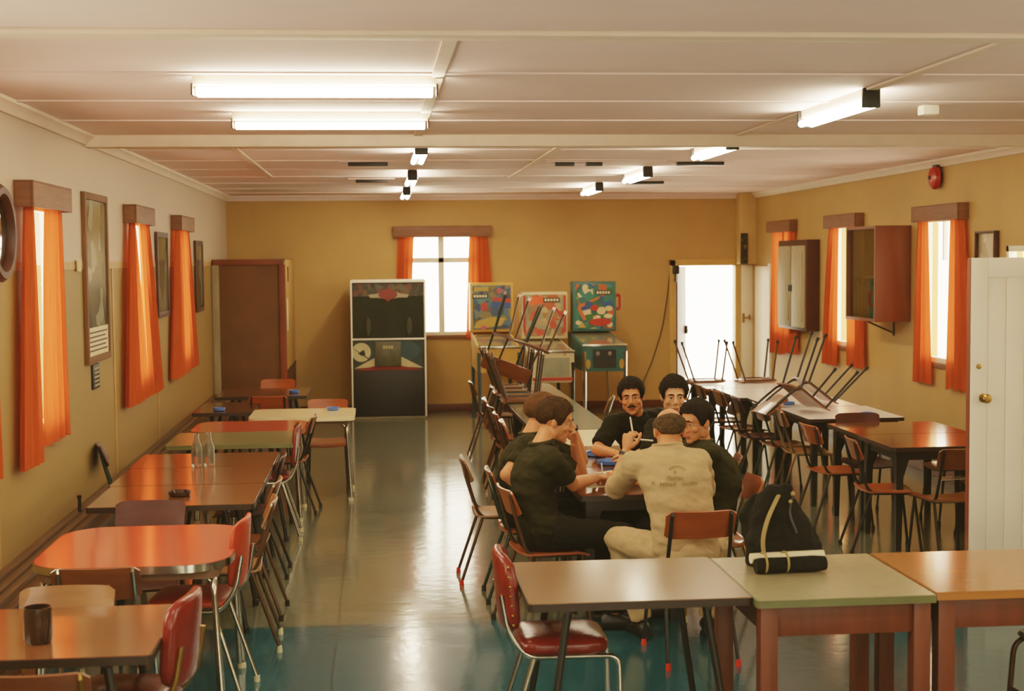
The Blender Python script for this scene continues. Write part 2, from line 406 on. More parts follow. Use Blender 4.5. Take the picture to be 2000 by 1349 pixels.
# windows: frame with transom and mullion, panes as children
def window(idx, axis, p, a, b, z0, z1, mull=True, out=1, transom=True):
    """set in the slab whose inner face is at p; out = +1 when the slab lies on the + side"""
    def bb(bm, u0, u1, d0, d1, w0, w1, r=.004):
        lo, hi = sorted((p + out * d0, p + out * d1))
        if axis == 'x': box(bm, lo, hi, u0, u1, w0, w1, r)
        else: box(bm, u0, u1, lo, hi, w0, w1, r)
    f = .05; zt = z0 + (z1 - z0) * .74; mid = (a + b) / 2
    root = thing('window_%d' % idx, None, None); root['kind'] = 'structure'
    bm = B()
    bb(bm, a + .001, a + f, .0, .07, z0 + .001, z1 - .001); bb(bm, b - f, b - .001, .0, .07, z0 + .001, z1 - .001)
    bb(bm, a + .001, b - .001, .0, .07, z0 + .001, z0 + f); bb(bm, a + .001, b - .001, .0, .07, z1 - f, z1 - .001)
    if transom: bb(bm, a + .01, b - .01, .01, .06, zt - .035, zt + .035)
    if mull: bb(bm, mid - .04, mid + .04, .01, .06, z0 + .01, z1 - .01)
    link('window_frame', bm, M['frame_w'], root, 30)
    bm = B(); bb(bm, a - .04, b + .04, -.022, .0, z0 - .05, z0 + .001, .006); link('window_sill', bm, M['pelmet'], root, 30)
    cols = [(a + f, mid - .04), (mid + .04, b - f)] if mull else [(a + f, b - f)]
    rows = [(z0 + f, zt - .035), (zt + .035, z1 - f)] if transom else [(z0 + f, z1 - f)]
    for c in cols:
        for r in rows:
            bm = B(); bb(bm, c[0], c[1], .030, .034, r[0], r[1], 0); link('window_pane', bm, M['glass'], root, 0)
    return root
i = 1
for a, b in LW: window(i, 'x', XL, a, b, ZW0, ZW1, False, -1, False); i += 1
for a, b in RW:
    w_ = window(i, 'x', XR, a, b, ZW0, ZW1, False, 1, False); i += 1
    bm = B(); box(bm, XR + .012, XR + .055, (a + b) / 2 - .012, (a + b) / 2 + .012, 2.04, ZW1 - .05, .003); link('glazing_bar', bm, M['frame_w'], w_, 30)
window(i, 'x', XR, HIGHWIN[0], HIGHWIN[1], HIGHWIN[2], HIGHWIN[3], False, 1, False); i += 1
window(i, 'y', YB, BW[0], BW[1], BW[2], BW[3], True, 1); i += 1
window(i, 'y', YF, -1, 1, 1, 2.4, True, -1); i += 1
window(i, 'y', YF, 2.2, 4.2, 1, 2.4, True, -1); i += 1

# doors -----------------------------------------------------------------
d = thing('door_1', None, None); d['kind'] = 'structure'          # open outside door in the back wall
bm = B()
box(bm, 4.08, 4.17, YB - .03, YB + .16, 0, 2.06, .006); box(bm, 5.02, 5.10, YB - .03, YB + .16, 0, 1.985, .006); box(bm, 4.08, 5.02, YB - .03, YB + .16, 1.975, 2.06, .006)
link('door_frame', bm, pm('ochre_door_frame', (204, 166, 96), .45, var=.08), d, 30)
bm = B(); R = Matrix.Translation((4.20, YB + .10, 0)) @ Matrix.Rotation(math.radians(69.5), 4, 'Z')
box(bm, 0, .82, -.02, .02, .01, 1.96, .004, R); leaf = link('door_leaf', bm, pm('dark_door_paint', (52, 22, 14), .5, spec=.2), d, 30)
bm = B(); box(bm, .70, .80, -.06, -.02, .98, 1.1, .006, R); tube(bm, [R @ V((.75, -.06, 1.03)), R @ V((.62, -.075, 1.03))], .01); link('door_handle', bm, M['blackm'], leaf)
bm = B(); box(bm, 4.12, 4.21, YB - .09, YB - .031, 1.86, 1.98, .012); tube(bm, [(4.16, YB - .06, 1.86), (4.16, YB - .05, 1.75)], .014); link('door_closer', bm, M['blackm'], d)
d = thing('door_2', None, None); d['kind'] = 'structure'          # shut white leaf beside it
bm = B(); box(bm, 5.101, XR - .002, YB - .035, YB - .001, 0.01, 1.98, .005)
leaf = link('door_leaf', bm, M['white_door'], d, 30)
bm = B(); box(bm, 5.115, 5.15, YB - .045, YB - .034, 1.17, 1.30, .004); tube(bm, fillet([(5.13, YB - .05, 1.24), (5.13, YB - .10, 1.24), (5.20, YB - .10, 1.24)], .02), .010); box(bm, 5.19, 5.215, YB - .12, YB - .08, 1.21, 1.28, .004)
link('door_handle', bm, M['brass'], leaf)
d = thing('glare_door', None, None); d['kind'] = 'structure'  # made-up door: its white paint stands in for glare on the right wall
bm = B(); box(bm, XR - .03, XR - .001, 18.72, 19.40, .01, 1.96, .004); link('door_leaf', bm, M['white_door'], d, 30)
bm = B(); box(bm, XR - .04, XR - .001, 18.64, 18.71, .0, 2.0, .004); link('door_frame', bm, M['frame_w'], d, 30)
# tall white boarded door standing open at the right, facing the room's near end
d = thing('door_3', None, None); d['kind'] = 'structure'
DX0, DX1, DY = 3.352, 4.22, 7.80
bm = B(); box(bm, DX0 + .01, DX1, DY - .006, DY + .02, .03, 2.05, 0)
for a, b, c, e in ((DX0, DX0 + .10, .015, 2.067), (DX1 - .10, DX1, .015, 2.067), (DX0 + .1, DX1 - .1, 1.955, 2.067), (DX0 + .1, DX1 - .1, .015, .17)):
    box(bm, a, b, DY - .02, DY + .028, c, e, .003)
x = DX0 + .103
while x < DX1 - .12:
    box(bm, x, min(x + .106, DX1 - .1), DY - .014, DY + .02, .17, 1.955, .004); x += .109
leaf = link('door_leaf', bm, M['white_door'], d, 30)
bm = B(); mx = Matrix.Translation((DX0 + .078, DY - .02, 1.27)) @ Matrix.Rotation(PI / 2, 4, 'X')
lathe(bm, [(0, .07), (.020, .068), (.027, .055), (.020, .036), (.010, .028), (.010, .006), (.026, .004), (.026, 0)], 18, mx); link('door_knob', bm, M['brass'], leaf)
bm = B(); lathe(bm, [(0, .008), (.014, .007), (.016, 0)], 16, Matrix.Translation((DX0 + .05, DY - .02, 1.45)) @ Matrix.Rotation(PI / 2, 4, 'X')); link('keyhole_cover', bm, M['brass'], leaf)
bm = B(); box(bm, DX0 - .004, DX0 - .0005, DY - .018, DY + .026, .015, 2.067); link('door_edge', bm, M['red_wood'], leaf)
bm = B(); box(bm, DX1 + .002, DX1 + .09, DY - .03, DY + .06, 0, 2.15, .004); link('door_frame', bm, M['white_door'], d, 30)

# ------------------------------------------------------------------ pelmets and curtains
def pelmet(axis, p, a, b, dirn, label, group):
    """three-sided box of boards hung on the wall face at p; dirn = way into the room"""
    def bb(bm, u0, u1, d0, d1, w0, w1):
        lo, hi = sorted((p + dirn * d0, p + dirn * d1))
        if axis == 'x': box(bm, lo, hi, u0, u1, w0, w1, .004)
        else: box(bm, u0, u1, lo, hi, w0, w1, .004)
    r = thing('curtain_pelmet', label, 'pelmet', group=group)
    bm = B(); bb(bm, a, b, .095, .112, 2.405, 2.545); link('front_board', bm, M['pelmet'], r, 30)
    for u in (a, b - .02):
        bm = B(); bb(bm, u, u + .02, .001, .095, 2.405, 2.545); link('end_board', bm, M['pelmet'], r, 30)
    bm = B(); bb(bm, a, b, .001, .112, 2.545, 2.555); link('top_board', bm, M['pelmet'], r, 30)
    return r

def curtain(axis, p, top, bot, zb, label, group, nf=4, amp=.028, ztop=2.42, seed=0, zb2=None):
    rnd = random.Random(seed); ph = rnd.random() * 6
    bm = B(); zb2 = zb if zb2 is None else zb2
    def fn(u, v):
        w = v ** .8
        a = top[0] + (bot[0] - top[0]) * w; b = top[1] + (bot[1] - top[1]) * w
        s = a + (b - a) * u
        d = amp * (.45 + .75 * v) * (math.sin(2 * PI * nf * u + ph) + .35 * math.sin(2 * PI * nf * 2.3 * u + ph * 2 + v * 1.5))
        z = ztop + ((zb + (zb2 - zb) * u) - ztop) * v + .008 * math.sin(2 * PI * nf * u) * v
        return (p + d, s, z) if axis == 'x' else (s, p + d, z)
    sheet(bm, fn, nf * 14, 26)
    return tag(link('curtain', bm, M['curtain'], None, 180), label, 'curtain', group)

PG = 'brown pelmets over the windows'; CG = 'orange curtains'
pelmet('x', XL, 8.236, 9.25, 1, 'brown wooden pelmet over nearest curtained window of left wall', PG)
pelmet('x', XL, 11.69, 12.65, 1, 'brown wooden pelmet over middle window of left wall', PG)
pelmet('x', XL, 14.36, 15.36, 1, 'brown wooden pelmet over farthest window of left wall', PG)
pelmet('x', XR, 12.29, 13.39, -1, 'brown wooden pelmet nearest the white boarded door', PG)
pelmet('x', XR, 15.03, 16.12, -1, 'brown wooden pelmet above the glass-fronted wall cabinet', PG)
pelmet('x', XR, 17.48, 18.54, -1, 'brown wooden pelmet nearest the far right corner', PG)
pelmet('y', YB, .23, 1.58, -1, 'wide brown pelmet over the back wall window', PG)
cx = XL + .052
curtain('x', cx, (8.25, 8.45), (8.02, 8.47), .93, 'long orange curtain, near half at nearest left window, hanging lowest', CG, 3, .02, seed=1)
curtain('x', cx, (8.78, 9.24), (8.60, 9.31), 1.0, 'orange curtain, far half at nearest left window beside tall picture', CG, 4, .02, seed=2)
curtain('x', cx, (11.71, 11.92), (11.36, 12.38), .94, 'orange curtain, near half at middle window of left wall', CG, 4, .022, seed=3)
curtain('x', cx, (12.14, 12.64), (12.36, 13.2), .94, 'orange curtain, far half at middle window of left wall', CG, 4, .022, seed=4)
curtain('x', cx, (14.37, 14.80), (13.92, 15.0), .95, 'orange curtain, near half at farthest left window', CG, 4, .022, seed=5)
curtain('x', cx, (14.74, 15.35), (14.98, 15.88), .97, 'orange curtain, far half at farthest left window', CG, 4, .022, seed=6)
curtain('x', cx, (7.25, 7.52), (7.15, 7.57), .98, 'sliver of orange curtain cut off by the left picture edge', CG, 3, .02, seed=7)
cx = XR - .052
curtain('x', cx, (12.30, 12.60), (12.13, 12.66), .86, 'orange curtain touching the white boarded door edge', CG, 3, .02, seed=8)
curtain('x', cx, (13.11, 13.36), (13.02, 13.50), .86, 'orange curtain, far half at nearest right wall window', CG, 3, .02, seed=9)
curtain('x', cx, (15.05, 15.43), (14.85, 15.46), .87, 'orange curtain hanging behind the glass-fronted wall cabinet', CG, 3, .02, seed=10)
curtain('x', cx, (15.73, 16.08), (15.81, 16.38), .83, 'orange curtain between grey notice cabinet and glass-fronted cabinet', CG, 3, .02, seed=11)
curtain('x', cx, (17.50, 17.98), (17.31, 17.96), .86, 'orange curtain, near half at far right corner window', CG, 3, .02, seed=12)
curtain('x', cx, (17.94, 18.48), (17.92, 18.57), .82, 'orange curtain, far half at far right corner window by the white door leaf', CG, 3, .02, seed=13)
cy = YB - .052
curtain('y', cy, (.30, .52), (.24, .46), 1.0, 'orange curtain left of back window, behind the dark arcade cabinet', CG, 3, .02, seed=14)
curtain('y', cy, (1.28, 1.53), (1.22, 1.62), .99, 'orange curtain right of back window, behind the yellow pinball backbox', CG, 3, .02, seed=15)
# ------------------------------------------------------------------ things on the walls
def framed(axis, p, dirn, a, b, z0, z1, fmat, art, label, name='framed_picture', fw=.035, cat='picture', mount=None, group=None, thick=.03):
    def bb(bm, u0, u1, d0, d1, w0, w1, r=.003):
        lo, hi = sorted((p + dirn * d0, p + dirn * d1))
        if axis == 'x': box(bm, lo, hi, u0, u1, w0, w1, r)
        else: box(bm, u0, u1, lo, hi, w0, w1, r)
    r = thing(name, label, cat, group=group)
    bm = B()
    bb(bm, a, a + fw, .002, thick, z0, z1); bb(bm, b - fw, b, .002, thick, z0, z1); bb(bm, a + fw, b - fw, .002, thick, z0, z0 + fw); bb(bm, a + fw, b - fw, .002, thick, z1 - fw, z1)
    link('frame', bm, fmat, r, 30)
    bm = B(); bb(bm, a + fw, b - fw, .008, .018, z0 + fw, z1 - fw, 0); link('picture_sheet', bm, art, r, 0)
    if mount:
        bm = B(); bb(bm, a + fw + .01, b - fw - .01, .0185, .020, mount[0], mount[1], 0); link('caption_panel', bm, M['paper'], r, 0)
        bm = B()
        for i in range(5):
            z = mount[1] - .03 - i * (mount[1] - mount[0] - .04) / 5
            bb(bm, a + fw + .05, b - fw - .05 - .06 * (i % 2), .0202, .0208, z - .012, z, 0)
        link('caption_lines', bm, M['dark_wood'], r, 0)
    return r
A1 = artmat('faded_forest_photo', [(124, 116, 80), (84, 80, 52), (140, 134, 104), (62, 58, 38), (104, 94, 62), (160, 154, 128)], 5, .15)
A2 = artmat('dim_landscape_print', [(120, 118, 92), (84, 84, 62), (104, 100, 76), (140, 138, 112)], 4, .12)
A3 = artmat('dark_streaky_print', [(30, 30, 22), (66, 60, 44), (20, 20, 16), (96, 88, 66)], 18, .3)
A4 = artmat('pale_landscape_print', [(206, 196, 168), (184, 160, 124), (170, 156, 118), (196, 180, 150)], 9, .2)
framed('x', XL, 1, 10.06, 10.90, 1.38, 2.58, M['brown_board'], A1, 'tall framed picture with pale captioned panel between two left curtained windows', mount=(1.43, 1.63), fw=.05)
framed('x', XL, 1, 13.30, 13.98, 1.58, 2.37, M['dark_wood'], A2, 'dark framed picture between middle and farthest left windows', fw=.05)
framed('x', XL, 1, 16.1, 16.75, 1.53, 2.33, M['dark_wood'], A2, 'dark framed picture just before the brown cupboard', fw=.05)
r = thing('hanging_plaque', 'small black slatted plaque hanging under the tall framed picture', 'plaque')
bm = B(); box(bm, XL + .002, XL + .016, 10.27, 10.50, 1.19, 1.365, .003); link('backing_board', bm, M['blackm'], r)
bm = B()
for i in range(5): box(bm, XL + .017, XL + .02, 10.30, 10.47, 1.21 + i * .03, 1.222 + i * .03)
link('faint_lines', bm, M['greywood'], r)
# round mirror at the picture edge
r = thing('round_wall_mirror', 'round dark-framed mirror on the wall at the left picture edge', 'mirror')
mx = Matrix.Translation((XL + .002, 7.86, 2.25)) @ Matrix.Rotation(PI / 2, 4, 'Y')
bm = B(); lathe(bm, [(.19, 0), (.26, 0), (.265, .02), (.245, .045), (.21, .045), (.19, .02), (.19, 0)], 40, mx); link('frame', bm, M['dark_wood'], r)
bm = B(); lathe(bm, [(0, .012), (.12, .010), (.192, .004)], 40, mx); link('mirror_glass', bm, pm('mirror_glass', (196, 190, 178), .06, metal=1., var=.05), r)
bm = B(); box(bm, XL + .013, XL + .03, 9.81, 9.89, 2.03, 2.11, .004); sw = link('wall_switch', bm, M['paper']); tag(sw, 'tiny cream switch plate on the dado strip beside the tall picture', 'switch')
r = thing('valve_stub', 'small dark pipe valve stub standing on the pipe casing', 'valve', (XL + .06, 9.47, .46))
bm = B(); tube(bm, [(0, 0, 0), (0, 0, .09)], .012); link('stem', bm, M['blackm'], r)
bm = B(); lathe(bm, [(0, .11), (.015, .108), (.016, .095), (.010, .085)], 14); link('wheel', bm, M['blackm'], r)

# right wall
r = thing('notice_cabinet', 'shallow grey wooden notice cabinet with two doors, between orange curtains', 'cabinet')
bm = B(); box(bm, XR - .16, XR - .001, 16.58, 17.78, 1.19, 2.29, .006); link('case', bm, M['dark_wood'], r, 30)
for a, b in ((16.62, 17.16), (17.20, 17.74)):
    bm = B(); box(bm, XR - .18, XR - .161, a, b, 1.23, 2.22, .004); box(bm, XR - .188, XR - .179, a + .06, b - .06, 1.30, 2.15, .003); dd = link('door', bm, M['greywood'], r, 30)
    bm = B(); box(bm, XR - .198, XR - .181, (b - .03 if a < 17 else a + .01), (b - .01 if a < 17 else a + .03), 1.66, 1.74, .003); link('handle', bm, M['blackm'], dd)
r = thing('display_cabinet', 'red-brown wall cabinet with sliding glass front and bracket below', 'cabinet')
cx0 = 4.90
bm = B()
for a in ((13.66, 13.69), (14.51, 14.54)): box(bm, cx0, XR - .001, a[0], a[1], 1.43, 2.385, .003)
box(bm, cx0, XR - .001, 13.69, 14.51, 1.43, 1.46, .003); box(bm, cx0, XR - .001, 13.69, 14.51, 2.355, 2.385, .003); link('case', bm, M['cab_side'], r, 30)
bm = B(); box(bm, XR - .03, XR - .002, 13.69, 14.51, 1.46, 2.355, 0); link('back_panel', bm, M['ochre'], r, 0)
for a, b, dx in ((13.70, 14.12, .02), (14.08, 14.50, .035)):
    bm = B(); box(bm, cx0 + dx, cx0 + dx + .006, a, b, 1.462, 2.353, 0); link('glass_door', bm, glassmat('cabinet_glass', (.75, .78, .62), .12), r, 0)
bm = B(); box(bm, cx0 + .06, XR - .04, 13.70, 14.50, 1.86, 1.88, .002); link('shelf', bm, M['dark_wood'], r)
bm = B(); tube(bm, [(cx0 + .08, 14.1, 1.42), (XR - .02, 14.1, 1.30)], .008); tube(bm, [(XR - .012, 14.1, 1.43), (XR - .012, 14.1, 1.27)], .01); link('bracket', bm, M['blackm'], r)
AP = artmat('colourful_packets', [(36, 56, 58), (90, 44, 32), (44, 60, 52), (26, 32, 30), (70, 70, 46)], 18, .4)
for i in range(7):
    bm = B(); h = .30 + .03 * (i % 3); box(bm, cx0 + .06, cx0 + .24, 13.74 + i * .107, 13.83 + i * .107, 1.462, 1.462 + h, .004)
    o = link('boxed_game', bm, AP, None, 30); tag(o, 'boxed game standing on the floor of the glass-fronted wall cabinet', 'box', 'boxed games in the glass cabinet')
framed('x', XR, -1, 11.66, 12.06, 2.02, 2.29, M['dark_wood'], A4, 'small pale framed print above the white boarded door', fw=.02, thick=.05)
r = thing('fire_bell', 'red fire alarm bell high on the wall below the cornice', 'bell')
mx = Matrix.Translation((XR - .002, 12.95, 2.81)) @ Matrix.Rotation(-PI / 2, 4, 'Y')
bm = B(); lathe(bm, [(0, .10), (.05, .098), (.095, .08), (.11, .05), (.108, .035), (.0, .035)], 28, mx); link('gong', bm, pm('red_bell_enamel', (176, 40, 26), .3), r)
bm = B(); lathe(bm, [(.06, .036), (.06, 0), (0, 0)], 20, mx); box(bm, XR - .06, XR - .002, 12.9, 13.0, 2.89, 2.93, .004); link('mounting_plate', bm, M['blackm'], r)
bm = B(); lathe(bm, [(0, .112), (.016, .11), (.018, .10)], 12, mx); link('boss', bm, M['blackm'], r)
framed('y', 19.42, -1, 5.04, 5.14, 1.995, 2.42, M['blackm'], A3, 'narrow dark poster on the boxed corner duct above the back door', 'wall_poster', .012, 'poster')
# cable drooping down the back wall by the door
bm = B(); tube(bm, fillet([(4.17, YB - .05, 2.02), (4.10, YB - .012, 2.03), (4.06, YB - .012, 1.6), (3.98, YB - .012, 1.1), (3.84, YB - .012, .66), (3.66, YB - .012, .25), (3.6, YB - .03, .12)], .1), .0065, 6)
tag(link('power_cable', bm, M['blackm']), 'black cable drooping down the back wall beside the open door', 'cable')

# ------------------------------------------------------------------ ceiling fittings
tubeM = emis('lit_fluorescent_tube', (255, 244, 214), 30.)
def tubelight(x, y, along, label, double=True, endblock=False):
    r = thing('fluorescent_light', label, 'light fitting', (x, y, ZC), 0 if along == 'x' else PI / 2, 'fluorescent tube lights on the ceiling')
    L = .585
    bm = B(); box(bm, -L, L, -.03, .03, -.05, -.001, .006); link('batten', bm, M['batten'], r, 30)
    for yy in ((-.032, .032) if double else (0,)):
        bm = B(); tube(bm, [(-L + .02, yy, -.082), (L - .02, yy, -.082)], .021, 12); link('tube', bm, tubeM, r)
    for s in (-1, 1):
        bm = B()
        if endblock: box(bm, s * L - .012, s * L + .012, -.05, .05, -.105, -.001, .008)
        else: box(bm, s * L - .004, s * L + .006, -.05, .05, -.10, -.045, .003)
        link('end_cap', bm, M['blackm'] if endblock else M['brownm'], r, 30)
    return r
tubelight(-.28, 7.0, 'x', 'long lit ceiling tube nearest the camera, set crosswise')
tubelight(-.26, 8.7, 'x', 'lit ceiling tube set crosswise, just in front of the main beam')
tubelight(.35, 11.35, 'y', 'lit twin ceiling tube seen end on, nearest past the beam', True, True)
tubelight(.37, 14.8, 'y', 'lit twin ceiling tube seen end on, second past the beam', True, True)
tubelight(.38, 18.0, 'y', 'lit twin ceiling tube seen end on, nearest the back window', True, True)
tubelight(2.65, 8.05, 'y', 'lit twin ceiling tube before the beam, on the door side', True, True)
tubelight(2.63, 10.95, 'y', 'lit twin ceiling tube just past the beam, on the door side', True, True)
tubelight(2.66, 14.4, 'y', 'lit twin ceiling tube in the middle of the door-side row', True, True)
tubelight(2.62, 17.2, 'y', 'lit twin ceiling tube nearest the back wall, door side', True, True)
for x0, x1, y, lab in ((-.24, .115, 12.93, 'black slotted ceiling vent beside the nearest end-on tube, left row'), (-.21, .135, 15.65, 'black slotted ceiling vent beside the farther end-on tube, left row'),
                       (1.64, 1.82, 13.02, 'short black ceiling vent, left one of the middle two'), (1.93, 2.08, 13.03, 'short black ceiling vent, right one of the middle two'),
                       (2.77, 3.21, 13.0, 'wide black ceiling vent under the second door-side tube'), (2.86, 3.30, 16.2, 'black ceiling vent beside the third door-side tube')):
    r = thing('ceiling_vent', lab, 'vent', ((x0 + x1) / 2, y, ZC), 0, 'slotted ceiling vents')
    w = (x1 - x0) / 2
    bm = B(); box(bm, -w - .08, w + .08, -.06, .06, -.012, -.001, .003); link('surround', bm, M['ceil'], r, 30)
    bm = B(); box(bm, -w, w, -.045, .045, -.045, -.012, .004)
    link('grille', bm, M['blackm'], r, 30)
bm = B(); box(bm, 3.25, 3.35, 8.25, 8.35, ZC - .06, ZC - .001, .012); tag(link('ceiling_junction_box', bm, M['frame_w']), 'small white square box on the ceiling near the door-side tubes', 'junction box')

# ------------------------------------------------------------------ brown cupboard in the far corner
r = thing('corner_cupboard', 'tall brown boarded cupboard with red-brown frame in the far corner', 'cupboard', (0, 0, 0))
bm = B(); box(bm, -1.93, -1.20, 17.77, 17.80, .02, 2.05, .002); link('door', bm, M['brown_board'], r, 30)
bm = B(); box(bm, -2.0, -1.14, 17.74, 17.83, 2.05, 2.12, .004); box(bm, -1.20, -1.12, 17.74, 17.83, 0, 2.05, .004); link('frame', bm, M['red_wood'], r, 30)
bm = B(); box(bm, -2.015, -1.93, 17.76, 17.83, 0, 2.05, .003); link('side_post', bm, M['greywood'], r, 30)
bm = B(); box(bm, -1.15, -1.125, 17.84, YB - .001, .72, 2.11, .002); link('side_panel', bm, pm('cream_side_panel', (176, 140, 84), .5), r, 30)
bm = B(); box(bm, -1.15, -1.12, 17.84, YB - .001, 0, .72, .002); box(bm, -1.155, -1.112, 17.84, YB - .001, .70, .74, .004); link('side_dado', bm, M['dark_wood'], r, 30)
bm = B(); box(bm, -2.015, -1.13, 17.83, YB - .002, 2.09, 2.12, 0); link('top', bm, M['dark_wood'], r, 30)
for y0, y1, z0, z1, mt, lab in ((18.2, 18.42, 1.83, 2.02, M['dark_wood'], 'small dark framed notice high on the cupboard side'), (17.98, 18.22, 1.22, 1.62, M['paper'], 'cream paper notice on the cupboard side')):
    bm = B(); box(bm, -1.124, -1.119, y0, y1, z0, z1, .001); tag(link('paper_notice', bm, mt), lab, 'notice')

# ------------------------------------------------------------------ arcade cabinet
r = thing('arcade_cabinet', 'tall dark arcade cabinet with white edging, circle and road design', 'arcade machine', (0, 0, 0))
ax0, ax1, ay = -.335, .625, 18.80
bm = B(); box(bm, ax0, ax1, ay, ay + .62, .03, 1.835, .01); link('cabinet', bm, pm('arcade_dark_green', (30, 34, 26), .4, var=.15), r, 30)
bm = B(); 
for a, b, c, d2 in ((ax0 - .012, ax0 + .008, .03, 1.83), (ax1 - .008, ax1 + .014, .03, 1.83), (ax0, ax1, 1.80, 1.84), (ax0, ax1, 1.045, 1.065)):
    box(bm, a, b, ay - .035, ay + .01, c, d2, .004)
link('white_edging', bm, M['frame_w'], r, 30)
bm = B(); box(bm, ax0 + .02, ax1 - .02, ay - .012, ay - .001, 1.075, 1.79, 0); scr = link('screen', bm, pm('dark_green_screen', (34, 38, 26), .45, spec=.2, var=.2, scale=4), r, 0)
bm = B(); box(bm, ax0 + .02, ax1 - .02, ay - .016, ay - .0125, 1.62, 1.785, 0); link('marquee_art', bm, artmat('dim_crowd_art', [(60, 44, 30), (84, 66, 40), (46, 50, 36), (90, 50, 36), (70, 74, 60), (40, 34, 26)], 16, .4), scr, 0)
fr = Matrix.Translation((0, ay - .017, 0)) @ Matrix.Rotation(PI / 2, 4, 'X')   # local (x, y) -> (x, z) on the front
bm = B(); prism(bm, [(-.09, 1.60), (-.11, 1.64), (.0, 1.655), (.08, 1.70), (.22, 1.70), (.30, 1.655), (.42, 1.64), (.40, 1.60), (.28, 1.60), (.20, 1.585), (.09, 1.585), (.02, 1.60)], 0, .002, fr); link('winged_badge', bm, pm('dull_white_paint', (150, 140, 110), .5), scr, 0)
bm = B(); prism(bm, [(.145 + .125 * math.cos(t * PI / 14), 1.645 + .07 * math.sin(t * PI / 14)) for t in range(28)], .002, .005, fr); prism(bm, [(.09, 1.60), (.20, 1.60), (.145, 1.545)], .002, .004, fr); link('red_oval', bm, pm('dull_red_paint', (112, 38, 30), .4), scr, 0)
bm = B()
bm.free(); dim = pm('dim_grey_green', (46, 48, 34), .5)
for gx in (-.12, .42):
    bm = B(); ell(bm, (gx, ay - .02, 1.22), (.04, .008, .12)); link('dim_figure', bm, dim, scr)
# lower front: teal night scene
bm = B(); box(bm, ax0 + .02, ax1 - .02, ay - .012, ay - .001, .66, 1.04, 0); art = link('lower_panel', bm, pm('dark_teal_paint', (24, 40, 40), .35, var=.25, scale=5), r, 0)
bm = B(); prism(bm, [(-.215 + .125 * math.cos(t * PI / 20), .885 + .125 * math.sin(t * PI / 20)) for t in range(40)], 0, .003, Matrix.Translation((0, .004, 0)) @ fr); link('cream_disc', bm, pm('cream_paint', (196, 184, 140), .5), art, 0)
bm = B(); prism(bm, [(-.26, .87), (-.18, .92), (-.16, .85), (-.21, .84)], .003, .005, Matrix.Translation((0, .004, 0)) @ fr); prism(bm, [(-.34 + .01, .94), (-.335, .95), (-.11, .80), (-.12, .79)], .003, .005, Matrix.Translation((0, .004, 0)) @ fr); link('disc_wedge', bm, M['blackm'], art, 0)
rc = pm('cream_paint_b', (190, 176, 132), .5)
for q in ([(-.31, .67), (-.04, .81), (-.04, .69)], [(.60, .67), (.31, .82), (.31, .69)]):
    bm = B(); prism(bm, q, 0, .003, Matrix.Translation((0, .004, 0)) @ fr); link('white_road_edge', bm, rc, art, 0)
bm = B(); prism(bm, [(-.32, .645), (-.04, .70), (.31, .70), (.61, .645)], 0, .003, Matrix.Translation((0, .003, 0)) @ fr); link('red_band', bm, pm('dull_red_paint_b', (128, 36, 28), .5), art, 0)
bm = B(); prism(bm, [(.36 + .2 * math.cos(t * PI / 20), .90 + .13 * math.sin(t * PI / 20)) for t in range(40)], 0, .002, Matrix.Translation((0, .004, 0)) @ fr); link('teal_glow', bm, pm('teal_paint', (34, 62, 66), .4), art, 0)
bm = B(); box(bm, -.035, .305, ay - .045, ay - .012, .70, 1.02, .008); con = link('control_box', bm, pm('grey_green_panel', (78, 76, 54), .4, var=.2, scale=14), r, 30)
bm = B()
for i in range(4): box(bm, .07 + i * .035, .095 + i * .035, ay - .049, ay - .045, .93, .97, .001)
link('score_window', bm, pm('cream_digits', (170, 156, 110), .4), con)
bm = B(); box(bm, ax0 + .005, ax1 - .005, ay - .02, ay - .001, .04, .64, .004); link('base_panel', bm, pm('black_base', (18, 18, 16), .45), r, 30)
bm = B(); box(bm, ax0 - .01, ax1 + .012, ay - .03, ay + .63, .0, .03, .004); link('plinth', bm, pm('grey_plinth', (120, 112, 90), .5), r, 30)

